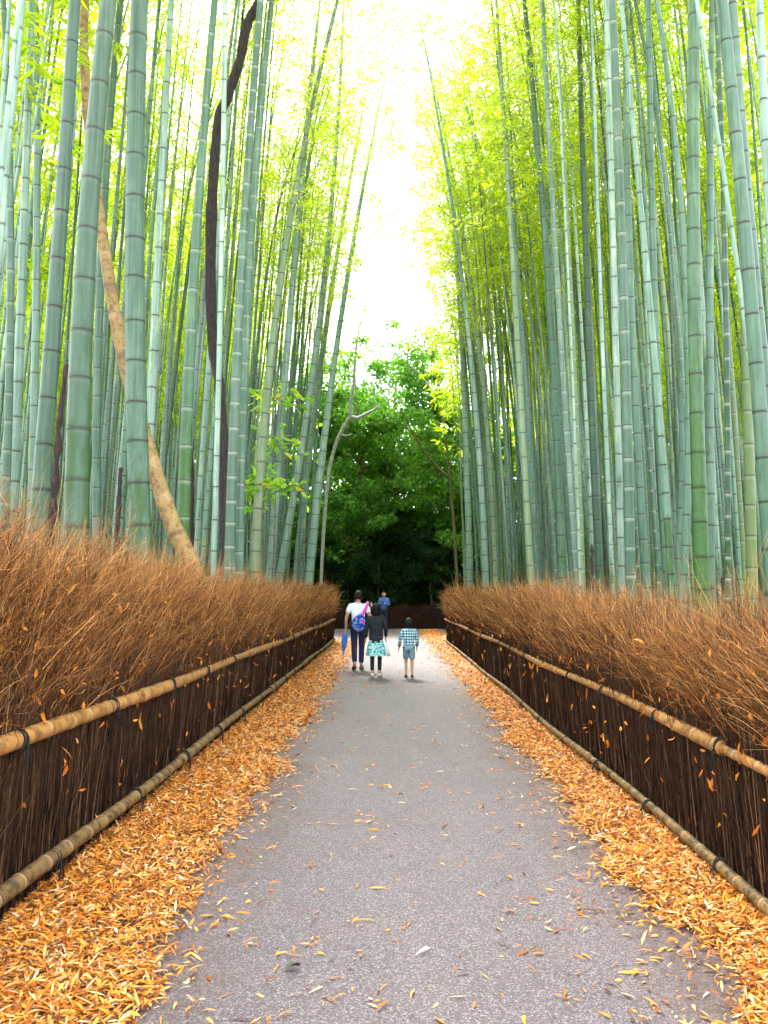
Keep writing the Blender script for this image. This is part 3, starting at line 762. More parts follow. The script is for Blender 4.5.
for pp, w, mm in (([(448, 478), (434, 464), (420, 447), (406, 422), (397, 400)], (0.05, 0.012), 'bark_brown'),):
    l = smooth_line([Vector(pt(px, py, D)) + Vector((0, -0.12 * k, 0)) for k, (px, py) in enumerate(pp)], 5); V, P, A = tube(l - base, np.linspace(w[0], w[1], len(l)), 6, True); ob('limb', mesh_np('limb', V, P, M[mm], A, True), r)

# leafy saplings at the left
def sapling(px, d, top, label, clusters, seed):
    rs = RS(seed); b = pt(px, 640, d); b.z = 0; q_ = d / 10.5
    r = tree_root('sapling', tuple(b), label, 'sapling', 'leafy saplings over the left fence'); base = np.array(b)
    t = pt(*top, d); l = smooth_line([b, (np.array(b) + np.array(t)) / 2 + np.array([0.08, 0, 0.1]), np.array(t)], 8)
    parts = [tube(l - base, np.linspace(0.018, 0.006, len(l)), 5, True)]; LP = []; LD = []
    for (cx, cyy, rr, n) in clusters:
        c = np.array(pt(cx, cyy, d)); z = c[2]
        j = int(np.argmin(np.abs(l[:, 2] - (z - 0.15))))
        parts.append(tube(smooth_line([l[j], (l[j] + c) / 2 + np.array([0, 0, 0.05]), c], 4) - base, np.linspace(0.008, 0.003, 9), 4, False))
        p = c + rs.normal(size=(n, 3)) * np.array([rr, rr * 0.8, rr * 0.45]) * q_; LP.append(p)
        LD.append((p - c) + rs.normal(size=(n, 3)) * 0.12 + np.array([0, 0, -0.05]))
    SV, SP, _ = merge(parts); ob('stem', mesh_np('stem', SV, SP, M['bark_brown'], None, True), r)
    LP = np.concatenate(LP); LD = np.concatenate(LD); n = len(LP)
    V, P = leaves_np(rs, LP - base, LD, rs.uniform(0.10, 0.17, n) * q_ ** 0.7, rs.uniform(0.022, 0.035, n) * q_ ** 0.7, 0.3)
    ob('foliage', mesh_np('foliage', V, P, M['sleaf'], {'rnd': np.repeat(rs.rand(n), 6)}), r)
sapling(254, 13.3, (262, 445), 'leafy sapling with yellow and lime leaves in front of the ringed bamboo', [(262, 480, 0.14, 60), (254, 490, 0.12, 34), (268, 487, 0.14, 44), (252, 505, 0.10, 20), (290, 487, 0.10, 30)], 5)
sapling(266, 14.6, (275, 385), 'taller thin sapling with small lime leaves between the left culms', [(272, 438, 0.16, 34), (278, 448, 0.12, 26), (270, 398, 0.15, 24), (290, 395, 0.14, 28), (283, 405, 0.12, 14)], 6)
sapling(306, 25.5, (302, 395), 'small sapling with sparse lime leaves near the far end of the left fence', [(305, 458, 0.10, 26), (300, 500, 0.10, 20), (308, 420, 0.12, 16)], 8)

# ------------------------------------------------------------------ ground
def grid_mesh(x0, x1, y0, y1, nx, ny, fz):
    xs = np.linspace(x0, x1, nx); ys = np.linspace(y0, y1, ny)
    X, Y = np.meshgrid(xs, ys); Z = fz(X, Y)
    V = np.stack([X, Y, Z], -1).reshape(-1, 3)
    i = np.arange(ny - 1)[:, None]; j = np.arange(nx - 1)[None, :]
    q = np.stack([i * nx + j, i * nx + j + 1, (i + 1) * nx + j + 1, (i + 1) * nx + j], -1).reshape(-1, 4)
    return V, [q]
xs = np.concatenate([-np.geomspace(400, 4, 30), np.linspace(-3, 3, 7), np.geomspace(4, 400, 30)])
ys = np.concatenate([np.linspace(-60, 0, 12), np.linspace(2, 60, 60), np.geomspace(64, 500, 20)])
X, Y = np.meshgrid(xs, ys)
Z = -0.02 + 0.03 * np.sin(X * 1.3) * np.sin(Y * 0.9) * np.clip((np.abs(X) - 2.6) / 2, 0, 1) * ((Y < 26) | (Y > 41))
Z = Z + np.where(Y > 60, (Y - 60) * 0.06, 0)
nx = len(xs); ny = len(ys)
i = np.arange(ny - 1)[:, None]; j = np.arange(nx - 1)[None, :]
qd = np.stack([i * nx + j, i * nx + j + 1, (i + 1) * nx + j + 1, (i + 1) * nx + j], -1).reshape(-1, 4)
o = ob('ground', mesh_np('ground', np.stack([X, Y, Z], -1).reshape(-1, 3), [qd], M['soil'], None, True)); tag(o, kind='structure')
# wooded slope around the grove, a rising terrain
V = []; n = 80
angs = np.linspace(-0.35 * PI, 1.35 * PI, n)
prof = [(0, -0.05), (4, 1.2), (12, 3.4), (30, 8.0), (60, 9.0)]
for a in angs:
    for k, (dr, z) in enumerate(prof):
        rad = 58 + dr + 3 * math.sin(a * 5)
        V.append((math.cos(a) * rad * 0.85, 5 + math.sin(a) * rad, z + (0.8 * math.sin(a * 9) if k > 1 else 0)))
nx = len(prof); i = np.arange(n - 1)[:, None]; j = np.arange(nx - 1)[None, :]
qd = np.stack([i * nx + j, i * nx + j + 1, (i + 1) * nx + j + 1, (i + 1) * nx + j], -1).reshape(-1, 4)
o = ob('hillside', mesh_np('hillside', np.array(V), [qd[:, ::-1]], M['hill'], None, True)); tag(o, kind='structure')

# asphalt path and its crossing at the end
V = np.array([[-2.15, -6, 0], [2.15, -6, 0], [2.15, 27.2, 0], [16, 27.4, 0], [16, 38.4, 0], [-16, 38.4, 0], [-16, 27.4, 0], [-2.15, 27.2, 0]], float)
o = ob('path', mesh_np('path', V, [np.array([[0, 1, 2, 7]]), np.array([[7, 2, 3, 4, 5, 6]])], M['asphalt'])); tag(o, kind='structure')

def edge_n(y, s):
    return 0.05 * np.sin(y * 1.7 + s) + 0.035 * np.sin(y * 4.3 + s * 2) + 0.02 * np.sin(y * 11 + s)
def verge(side, xin):
    ys = np.linspace(-3, 28.2 if side < 0 else 36.5, 420); us = np.linspace(0, 1, 12)
    U, Y = np.meshgrid(us, ys)
    inner = xin + side * edge_n(Y, 2 if side > 0 else 5) * 0 + side * (-edge_n(Y, 2 if side > 0 else 5))
    flare = np.where(Y > 27, (Y - 27) * 0.0, 0)
    outer = side * 2.3; inner = inner + side * 0.34 + side * 0.10 * np.sin(Y * 2.9 + side) * np.sin(Y * 7.1)
    X = inner + (outer - inner) * U
    Z = 0.004 + 0.045 * U ** 0.7 + 0.008 * np.sin(X * 23 + Y * 17) * np.minimum(1, U * 4)
    nx = 12; ny = 420
    i = np.arange(ny - 1)[:, None]; j = np.arange(nx - 1)[None, :]
    qd = np.stack([i * nx + j, i * nx + j + 1, (i + 1) * nx + j + 1, (i + 1) * nx + j], -1).reshape(-1, 4)
    if side < 0: qd = qd[:, ::-1]
    return np.stack([X, Y, Z], -1).reshape(-1, 3), [qd]
XL, XR = -1.04, 1.34
for s, xi in ((-1, XL - 0.12), (1, XR + 0.12)):
    V, P = verge(s, xi)
    o = ob('verge', mesh_np('verge', V, P, M['litter'], None, True)); tag(o, kind='structure')

# ------------------------------------------------------------------ fallen leaves
def fallen(rs, X, Y, Z, far_grow=True, flat=0.25, size=1.0):
    n = len(X)
    az = rs.rand(n) * 2 * PI; el = rs.normal(0, flat, n)
    D = np.stack([np.cos(az) * np.cos(el), np.sin(az) * np.cos(el), np.sin(el)], 1)
    dist = np.maximum(Y, 1)
    L = (0.024 + 0.066 * rs.rand(n) ** 1.3) * (1 + np.clip((dist - 8) / 22, 0, 1) * 0.5)
    W = rs.uniform(0.0028, 0.0078, n) * (1 + np.clip((dist - 6) / 15, 0, 1.2))
    up = np.stack([rs.normal(0, 0.35, n), rs.normal(0, 0.35, n), np.ones(n)], 1)
    L = L * size; W = W * size
    Pn = np.stack([X, Y, Z + np.maximum(0, -np.sin(el) * L)], 1) - D * (L * 0.5)[:, None] * np.array([1, 1, 0])
    return leaves_np(rs, Pn, D, L, W, 0.3, up)
rs = RS(5)
def logy(n, a, b, p=1.0): 
    u = rs.rand(n); return a * (b / a) ** (u ** p)
XX, YY, ZZ = [], [], []
for side, xin, n in ((-1, XL, 95000), (1, XR, 90000)):
    y = logy(n, 1.9, 28.2 if side < 0 else 36.5, 0.9)
    wdt = 2.0 - abs(xin)
    e = edge_n(y, 2 if side > 0 else 5)
    u = rs.rand(n) ** 0.72
    e = e + 0.06 * np.sin(y * 5.3 + side) * np.sin(y * 2.2)
    feather = rs.exponential(0.10, n) * (rs.rand(n) < 0.20)
    x = side * (abs(xin) + e * -1 * -1 + wdt * u - feather)
    z = 0.007 + 0.042 * np.clip(u, 0, 1) ** 0.7 + rs.rand(n) * 0.012 * np.clip(u * 6, 0.1, 1)
    XX.append(x); YY.append(y); ZZ.append(z)
V, P = fallen(rs, np.concatenate(XX), np.concatenate(YY), np.concatenate(ZZ), flat=0.24)
rv = np.repeat(np.clip(rs.beta(1.35, 1.3, len(V) // 6), 0, 1), 6)
o = ob('fallen_leaves', mesh_np('fallen_leaves', V, P, M['fallen'], {'rnd': rv})); tag(o, 'deep orange drifts of fallen bamboo leaves along both fence feet', 'leaves', None, 'stuff')
# scattered on the asphalt
n = 5200
y = logy(n, 2.2, 38, 0.85); x = rs.uniform(-1.1, 1.45, n)
near_edge = np.minimum(np.abs(x - XL), np.abs(x - XR))
keep = rs.rand(n) < (0.14 + 0.95 * np.exp(-near_edge / 0.13)) * np.where(y < 9, 1, 1.4)
# a loose drift reaching in from the right in the foreground
x2 = rs.normal(1.02, 0.22, 120); y2 = rs.uniform(2.6, 4.6, 120)
x = np.concatenate([x[keep], x2]); y = np.concatenate([y[keep], y2])
cxs = rs.uniform(-0.95, 1.3, 90); cys = logy(90, 2.4, 16, 0.9)
x3 = np.repeat(cxs, 5) + rs.normal(0, 0.028, 450); y3 = np.repeat(cys, 5) + rs.normal(0, 0.028, 450)
x = np.concatenate([x, x3]); y = np.concatenate([y, y3])
x = np.clip(x, -1.15, 1.5)
V, P = fallen(rs, x, y, np.full(len(x), 0.006), flat=0.10, size=1.15 * rs.uniform(0.45, 1.15, len(x)))
rv = np.repeat(np.clip(rs.beta(1.8, 1.5, len(V) // 6), 0, 1), 6)
o = ob('scattered_leaves', mesh_np('scattered_leaves', V, P, M['fallen'], {'rnd': rv})); tag(o, 'loose orange and straw leaves scattered thinly over the asphalt', 'leaves', None, 'stuff')
# crumpled dark leaf in the foreground
p = pt(292, 970, 3.1); k = CAMH / (CAMH - p.z); p = Vector((p.x * k, 3.1 * k, 0))
bm = bmesh.new()
prof = [(0, 0.0), (0.2, 0.016), (0.45, 0.024), (0.7, 0.019), (0.9, 0.008), (1.0, 0)]
rows = []
for t, w in prof:
    rows.append([bm.verts.new((t * 0.075 - 0.037, s * w, 0.004 + 0.55 * abs(s) * w + 0.012 * math.sin(t * 3) + (0.014 if s < 0 else 0) * t)) for s in (-1, -0.5, 0, 0.5, 1)])
for a, b in zip(rows, rows[1:]):
    for i in range(4): bm.faces.new((a[i], a[i + 1], b[i + 1], b[i]))
me = bpy.data.meshes.new('dead_leaf'); bm.to_mesh(me); bm.free()
mdl, t, b = material('dark_dead_leaf'); t.link(t.ramp(t.noise(t.coord(), 60, 3), [(0.35, (0.02, 0.018, 0.012)), (0.6, (0.07, 0.075, 0.03)), (0.75, (0.15, 0.10, 0.03))]), b.inputs['Base Color'])
me.materials.append(mdl)
o = ob('dead_leaf', me); o.location = p; o.rotation_euler = (0, 0, 0.5); tag(o, 'single crumpled dark brown leaf on the bare asphalt in the foreground', 'leaf')

# ------------------------------------------------------------------ brush fences
def twigs(rs, P0, D0, L, r, bendv, rings=4):
    "P0 base, D0 direction, L length, r radius, bendv curvature vector; three-sided tapered twigs"
    n = len(P0); t = np.linspace(0, 1, rings)
    D0 = D0 / np.linalg.norm(D0, axis=1)[:, None]
    Pm = P0[:, None, :] + D0[:, None, :] * (L[:, None] * t[None])[:, :, None] + bendv[:, None, :] * (L[:, None] * t[None] ** 2)[:, :, None]
    A = np.cross(D0, rs.normal(size=(n, 3))); A /= np.linalg.norm(A, axis=1)[:, None]; B = np.cross(D0, A)
    rad = r[:, None] * (1 - 0.75 * t[None])
    Vs = []
    for k in range(3):
        a = k * 2 * PI / 3
        Vs.append(Pm + rad[:, :, None] * (A * math.cos(a) + B * math.sin(a))[:, None, :])
    V = np.stack(Vs, 2).reshape(-1, 3)
    o = (np.arange(n) * rings * 3)[:, None, None, None]; i = np.arange(rings - 1)[None, :, None, None] * 3
    q = []
    for k in range(3):
        k2 = (k + 1) % 3
        q.append(np.concatenate([o + i + k, o + i + k2, o + i + 3 + k2, o + i + 3 + k], -1).reshape(-1, 4))
    q = np.concatenate(q)
    along = np.tile(np.repeat(t, 3), n)
    return V, [q], {'rnd': np.repeat(rs.rand(n), rings * 3), 'along': along}

def brush(side, seed, y0, y1, top, lean, n_stem, n_twig, face):
    rs_ = RS(seed)
    def ly(n): return y0 * (y1 / y0) ** (rs_.rand(n) ** 0.9)
    grow = lambda y: np.maximum(1.0, y / 6.5)
    # upright stems of the lower face
    y = ly(n_stem); n = n_stem
    layer = rs_.rand(n) ** 2 * 0.10
    P0 = np.stack([side * (face + layer), y, rs_.uniform(0.0, 0.45, n)], 1)
    D0 = np.stack([rs_.normal(-0.012 * side, 0.03, n), rs_.normal(0.02, 0.07, n), np.ones(n)], 1)
    st = twigs(rs_, P0, D0, rs_.uniform(0.5, 1.15, n) + (rs_.rand(n) < 0.3) * 0.2, rs_.uniform(0.0014, 0.0042, n) * grow(y), rs_.normal(size=(n, 3)) * np.array([0.015, 0.07, 0]), 4)
    # stray crossing twigs on the lower face
    m = n_stem // 14; y = ly(m)
    P0 = np.stack([side * (face - 0.01 + rs_.rand(m) * 0.03), y, rs_.uniform(0.1, 1.0, m)], 1)
    D0 = np.stack([rs_.normal(-0.10 * side, 0.06, m), rs_.normal(0.15, 0.45, m), np.ones(m)], 1)
    st2 = twigs(rs_, P0, D0, rs_.uniform(0.15, 0.5, m), rs_.uniform(0.0012, 0.0028, m) * grow(y), rs_.normal(size=(m, 3)) * np.array([0.05, 0.2, 0.0]), 4)
    # rusty spray above
    n = n_twig; y = ly(n)
    ck = np.floor(y / 0.11).astype(int) % 997; tab = rs_.normal(size=(997, 4))
    T = top(y) + tab[ck, 0] * 0.095 + 0.07 * np.sin(y * 3.1 + side) * np.sin(y * 1.3)
    depth = rs_.rand(n) ** 1.4
    z0 = 0.78 + rs_.rand(n) ** 0.75 * (T - 1.02)
    L = rs_.uniform(0.18, 0.50, n)
    xo = face - 0.02 + depth * 0.52 - 0.08 * np.clip((z0 - 0.9), 0, 1)
    P0 = np.stack([side * xo, y, z0], 1)
    D0 = np.stack([side * rs_.normal(-0.12, 0.25, n) + tab[ck, 1] * 0.10, rs_.normal(lean, 0.46, n) + tab[ck, 2] * 0.22, np.ones(n)], 1)
    over = z0 + L - T
    L = np.where(over > 0, L - over * 0.75, L); L = np.maximum(L, 0.15)
    L = L + (rs_.rand(n) < 0.13) * rs_.uniform(0.04, 0.26, n)
    tw = twigs(rs_, P0, D0, L, rs_.uniform(0.0011, 0.0029, n) * grow(y), rs_.normal(size=(n, 3)) * 0.26 + np.array([0, lean * 0.25, 0]), 4)
    # side shoots make the top feathery
    m = int(n_twig * 1.5); idx = rs_.randint(0, n, m); k = rs_.uniform(0.4, 0.9, m)
    Pb = P0[idx] + D0[idx] / np.linalg.norm(D0[idx], axis=1)[:, None] * (L[idx] * k)[:, None]
    Ds = D0[idx] + rs_.normal(size=(m, 3)) * 0.8
    sh = twigs(rs_, Pb, Ds, rs_.uniform(0.06, 0.20, m), rs_.uniform(0.0008, 0.0016, m) * grow(Pb[:, 1]), rs_.normal(size=(m, 3)) * 0.2, 3)
    V1, P1, A1 = merge([st, st2]); V2, P2, A2 = merge([tw, sh])
    # leaves caught in the brush
    n = 620; y = ly(n); T = top(y)
    z = 0.15 + rs_.rand(n) ** 0.5 * (T - 0.2)
    LP = np.stack([side * (face - 0.045 - 0.03 * rs_.rand(n)), y, z], 1)
    LD = rs_.normal(size=(n, 3)) * np.array([0.3, 1, 1])
    V3, P3 = leaves_np(rs_, LP, LD, rs_.uniform(0.04, 0.11, n) * (1 + np.clip((y - 6) / 20, 0, .5)), rs_.uniform(0.005, 0.012, n) * (1 + np.clip((y - 6) / 20, 0, .8)), 0.4)
    return (V1, P1, A1), (V2, P2, A2), (V3, P3, {'rnd': np.repeat(0.25 + rs_.rand(n) ** 1.3 * 0.5, 6)})

def bamboo_pole(y0, y1, x, z0, z1, r0, r1, rs_, x1=None):
    nodes = []; s = y0 + 0.1
    while s < y1: nodes.append(s); s += rs_.uniform(0.24, 0.34)
    rings = [(y0, 1, 0, 0)]
    for qn in nodes: rings += [(qn - 0.03, 1, 0, 0.2), (qn - 0.01, 1.04, 0, 1), (qn, 1.09, 1, 0), (qn + 0.01, 1.03, 0.4, 0.3), (qn + 0.03, 1, 0, 0)]
    rings = [r for r in rings if r[0] < y1]; rings.append((y1, 1, 0, 0))
    y = np.array([r[0] for r in rings]); k = (y - y0) / (y1 - y0)
    P = np.stack([x + ((x1 if x1 is not None else x) - x) * k + 0.012 * np.sin(y * 1.1 + z0 * 9), y, z0 + (z1 - z0) * k + 0.012 * np.sin(y * 0.9 + x)], 1)
    return tube(P, (r0 + (r1 - r0) * k) * np.array([r[1] for r in rings]), 14, True, {'dark': [r[2] for r in rings], 'pale': [r[3] for r in rings]})

def tie_mesh(x, y, z, r, side):
    parts = []
    for k in (-0.5, 0.5):
        a = np.linspace(0, 2 * PI, 17)
        P = np.stack([x + np.cos(a) * (r + 0.006), y + k * 0.022 + 0.012 * np.sin(a + k), z + np.sin(a) * (r + 0.006)], 1)
        parts.append(tube(P, 0.006, 6, False))
    kx = x - side * (r + 0.012)
    for dy, dz in ((0.03, -0.075), (-0.02, -0.06)):
        P = smooth_line([(kx, y, z - 0.2 * r), (kx - side * 0.006, y + dy * 0.6, z - r), (kx, y + dy, z - r + dz)], 4)
        parts.append(tube(P, 0.0045, 5, True))
    return merge(parts)

def fence(side, label, seed, top, zt, zb, face, rtop, rbot, mt, mb):
    root = empty('brush_fence', (side * face, 14, 0)); base = np.array(root.location)
    tag(root, label, 'fence', 'brushwood fences along the path')
    Y0, Y1 = 1.2, 26.6
    V, P, _ = box(side * (face + 0.07), side * (face + 0.42), Y0, Y1 - 0.05, -0.02, 1.12)
    # uneven top of the packed core
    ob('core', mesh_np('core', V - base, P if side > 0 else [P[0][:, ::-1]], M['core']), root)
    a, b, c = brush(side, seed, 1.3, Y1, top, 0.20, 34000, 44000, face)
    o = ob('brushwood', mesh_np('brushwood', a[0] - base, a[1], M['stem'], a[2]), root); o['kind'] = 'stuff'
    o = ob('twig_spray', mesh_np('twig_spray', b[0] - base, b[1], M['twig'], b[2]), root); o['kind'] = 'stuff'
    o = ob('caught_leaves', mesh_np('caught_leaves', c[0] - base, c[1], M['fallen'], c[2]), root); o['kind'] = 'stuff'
    rs_ = RS(seed + 9)
    jt = side > 0
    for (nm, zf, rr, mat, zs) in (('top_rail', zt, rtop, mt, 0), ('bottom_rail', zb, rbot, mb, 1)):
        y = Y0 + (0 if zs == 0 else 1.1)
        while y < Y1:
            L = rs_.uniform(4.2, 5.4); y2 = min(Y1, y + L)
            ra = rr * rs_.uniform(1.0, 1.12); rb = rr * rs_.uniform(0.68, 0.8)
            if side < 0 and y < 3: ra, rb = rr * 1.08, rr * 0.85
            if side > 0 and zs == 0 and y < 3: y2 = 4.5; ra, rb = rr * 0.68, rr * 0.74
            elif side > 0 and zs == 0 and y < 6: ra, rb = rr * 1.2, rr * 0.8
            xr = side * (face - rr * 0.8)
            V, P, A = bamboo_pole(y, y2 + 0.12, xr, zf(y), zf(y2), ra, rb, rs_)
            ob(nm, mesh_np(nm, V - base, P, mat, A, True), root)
            y = y2
        if side > 0 and zs == 0:
            V, P, _ = tie_mesh(side * (face - rr * 0.8), 4.52, float(zf(4.5)), rr * 1.22, side)
            ob('rope_tie', mesh_np('rope_tie', V - base, P, M['rope'], None, True), root)
        yt = (2.55 if side < 0 else 3.5) if zs == 0 else 3.2
        if side > 0 and zs == 0: yt = 5.6
        while yt < Y1 - 0.3:
            V, P, _ = tie_mesh(side * (face - rr * 0.8), yt, float(zf(yt)), rr * 0.98, side)
            ob('rope_tie', mesh_np('rope_tie', V - base, P, M['rope'], None, True), root)
            yt += rs_.uniform(1.2, 1.45)
    return root
fence(-1, 'brushwood fence with thick tan bamboo rails along the left of the path', 31,
      lambda y: np.interp(y, [0, 5, 9, 26], [1.86, 1.84, 1.70, 1.66]) + 0.04 * np.sin(y * 2.1) + 0.03 * np.sin(y * 5.3),
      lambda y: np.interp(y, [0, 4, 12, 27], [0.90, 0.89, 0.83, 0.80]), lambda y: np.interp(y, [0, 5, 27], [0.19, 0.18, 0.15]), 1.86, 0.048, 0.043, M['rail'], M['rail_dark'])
fence(1, 'brushwood fence with thinner rails and a black-tied joint along the right of the path', 32,
      lambda y: np.interp(y, [0, 5, 9, 26], [1.32, 1.40, 1.55, 1.64]) + 0.03 * np.sin(y * 1.9) + 0.025 * np.sin(y * 4.7),
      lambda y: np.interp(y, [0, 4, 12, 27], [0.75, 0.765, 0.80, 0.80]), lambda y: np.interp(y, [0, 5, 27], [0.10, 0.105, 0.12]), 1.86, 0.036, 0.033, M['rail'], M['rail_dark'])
# end fence across the far side
root = empty('brush_fence', (0, 38.9, 0)); base = np.array(root.location)
tag(root, 'low dark red-brown brush fence closing the far end of the path', 'fence', 'brushwood fences along the path')
V, P, _ = box(-16, 16, 38.8, 39.1, -0.02, 0.95); ob('core', mesh_np('core', V - base, P, M['core']), root)
rs = RS(61); n = 22000
P0 = np.stack([rs.uniform(-16, 16, n), 38.75 + rs.rand(n) * 0.3, rs.uniform(0, 0.75, n)], 1)
D0 = np.stack([rs.normal(0, 0.12, n), rs.normal(-0.05, 0.1, n), np.ones(n)], 1)
V, P, A = twigs(rs, P0, D0, rs.uniform(0.3, 0.55, n), np.full(n, 0.011), rs.normal(size=(n, 3)) * 0.08, 3)
o = ob('brushwood', mesh_np('brushwood', V - base, P, M['twig_dark'] if 'twig_dark' in M else mat_twig('dull_twigs', (0.02, 0.008, 0.005), (0.06, 0.024, 0.014), (0.08, 0.035, 0.02)), A), root); o['kind'] = 'stuff'
# ------------------------------------------------------------------ people
def skin_np(verts, edges, radii, sub=2, root=0):
    me = bpy.data.meshes.new('tmp'); me.from_pydata([tuple(v) for v in verts], edges, [])
    o = bpy.data.objects.new('tmp', me); C.objects.link(o)
    md = o.modifiers.new('s', 'SKIN'); md.use_smooth_shade = True; md.branch_smoothing = 0.3
    for i, r in enumerate(radii):
        sv = me.skin_vertices[0].data[i]; sv.radius = r if isinstance(r, tuple) else (r, r); sv.use_root = (i == root)
    sb = o.modifiers.new('b', 'SUBSURF'); sb.levels = sub; sb.render_levels = sub
    bpy.context.view_layer.update()
    dg = bpy.context.evaluated_depsgraph_get(); ev = o.evaluated_get(dg); m2 = ev.to_mesh()
    V = np.empty(len(m2.vertices) * 3); m2.vertices.foreach_get('co', V); V = V.reshape(-1, 3).copy()
    tri = [tuple(p.vertices) for p in m2.polygons]
    ev.to_mesh_clear(); bpy.data.objects.remove(o); bpy.data.meshes.remove(me)
    by = {}
    for p in tri: by.setdefault(len(p), []).append(p)
    return V, [np.array(v) for v in by.values()], {}

def ellipsoid(c, r, nu=16, nv=12, fn=None, rot=None):
    V = []
    for i in range(nv + 1):
        th = PI * i / nv
        for j in range(nu):
            ph = 2 * PI * j / nu
            v = np.array([math.sin(th) * math.cos(ph), math.sin(th) * math.sin(ph), math.cos(th)])
            if fn: v = fn(v)
            V.append(v * np.array(r))
    V = np.array(V)
    if rot is not None: V = V @ np.array(Euler(rot).to_matrix()).T
    V = V + np.array(c)
    i = np.arange(nv)[:, None]; j = np.arange(nu)[None, :]; j2 = (j + 1) % nu
    q = np.stack([i * nu + j, (i + 1) * nu + j, (i + 1) * nu + j2, i * nu + j2], -1).reshape(-1, 4)
    return V, [q], {}

def loft(rings, n=24, cap=True, pleat=0.0, npl=12):
    V = []
    for (c, rx, ry) in rings:
        for k in range(n):
            a = 2 * PI * k / n; f = 1 + pleat * math.sin(a * npl)
            V.append((c[0] + rx * f * math.cos(a), c[1] + ry * f * math.sin(a), c[2]))
    m = len(rings); V = np.array(V)
    i = np.arange(m - 1)[:, None]; j = np.arange(n)[None, :]; j2 = (j + 1) % n
    q = np.stack([i * n + j, i * n + j2, (i + 1) * n + j2, (i + 1) * n + j], -1).reshape(-1, 4)
    polys = [q]
    if cap:
        V = np.concatenate([V, [rings[0][0], rings[-1][0]]]); jj = np.arange(n); k2 = (jj + 1) % n
        polys.append(np.concatenate([np.stack([k2, jj, np.full(n, m * n)], -1), np.stack([(m - 1) * n + jj, (m - 1) * n + k2, np.full(n, m * n + 1)], -1)]))
    return V, polys, {}

def fabric(name, build):
    m, t, b = material(name); t.link(build(t), b.inputs['Base Color']); b.inputs['Roughness'].default_value = 0.85
    b.inputs['Specular IOR Level'].default_value = 0.2
    t.link(t.bump(t.noise(t.mapping(t.coord(), (1, 1, 0.6), (0.4, 0, 0)), 10, 4), 0.8, 0.05), b.inputs['Normal'])
    return m
M['skin'] = simple('skin', (0.42, 0.25, 0.16), 0.6, 0.08)
M['hair'] = simple('black_hair', (0.006, 0.005, 0.005), 0.6, 0.4, 80, 0.15)
M['white_tee'] = fabric('white_cotton', lambda t: t.mix(t.noise(t.coord(), 7, 3), (0.62, 0.64, 0.68), (0.76, 0.77, 0.79)))
M['navy'] = fabric('navy_denim', lambda t: t.mix(t.noise(t.coord(), 9, 4), (0.010, 0.014, 0.040), (0.022, 0.034, 0.085)))
M['black'] = fabric('black_knit', lambda t: t.mix(t.noise(t.coord(), 9, 3), (0.010, 0.012, 0.016), (0.022, 0.026, 0.032)))
M['blue'] = fabric('blue_jacket', lambda t: t.mix(t.noise(t.coord(), 9, 3), (0.05, 0.11, 0.36), (0.08, 0.17, 0.48)))
M['umb'] = fabric('blue_umbrella', lambda t: t.mix(t.noise(t.coord(), 9, 3), (0.04, 0.14, 0.50), (0.06, 0.20, 0.62)))
M['denim'] = fabric('washed_denim', lambda t: t.mix(t.noise(t.coord(), 25, 3), (0.12, 0.22, 0.28), (0.20, 0.33, 0.40)))
M['shoe_dark'] = simple('dark_shoe', (0.03, 0.025, 0.025), 0.6)
M['shoe_light'] = simple('pale_shoe', (0.62, 0.52, 0.50), 0.6)
M['shoe_brown'] = simple('brown_shoe', (0.16, 0.08, 0.05), 0.6)
M['lips'] = simple('lips', (0.35, 0.12, 0.10), 0.5)
M['eyes'] = simple('eyes', (0.015, 0.012, 0.012), 0.3)
def plaid(t):
    co = t.coord(); out = None
    s = t.n.new('ShaderNodeSeparateXYZ'); t.link(co, s.inputs[0])
    a = t.math('GREATER_THAN', t.math('FRACT', t.math('MULTIPLY', t.math('ADD', s.outputs[0], s.outputs[1]), 13)), 0.55)
    b = t.math('GREATER_THAN', t.math('FRACT', t.math('MULTIPLY', s.outputs[2], 12)), 0.55)
    c = t.mix(a, (0.62, 0.72, 0.68), (0.06, 0.34, 0.42)); d = t.mix(b, (0.9, 0.9, 0.9), (0.14, 0.30, 0.50))
    c = t.mix(1.0, c, d, 'MULTIPLY')
    e = t.math('GREATER_THAN', t.math('FRACT', t.math('MULTIPLY', s.outputs[2], 12)), 0.92)
    return t.mix(t.math('MULTIPLY', e, 0.8), c, (0.02, 0.05, 0.18))
M['plaid'] = fabric('teal_plaid', plaid)
M['skirt'] = fabric('teal_print', lambda t: t.mix(t.math('GREATER_THAN', t.noise(t.mapping(t.coord(), (1, 1, 1.6)), 17, 3), 0.52), (0.05, 0.36, 0.42), (0.50, 0.66, 0.60)))
M['bag'] = fabric('pink_blue_print', lambda t: t.ramp(t.noise(t.coord(), 11, 1, 0.5), [(0.30, (0.02, 0.04, 0.30)), (0.44, (0.02, 0.10, 0.45)), (0.50, (0.04, 0.45, 0.70)), (0.56, (0.50, 0.05, 0.40)), (0.7, (0.62, 0.08, 0.42))], 'CONSTANT'))
M['pink'] = simple('pink_strap', (0.62, 0.06, 0.42), 0.7)
M['phone'] = simple('phone_black', (0.02, 0.02, 0.025), 0.3)

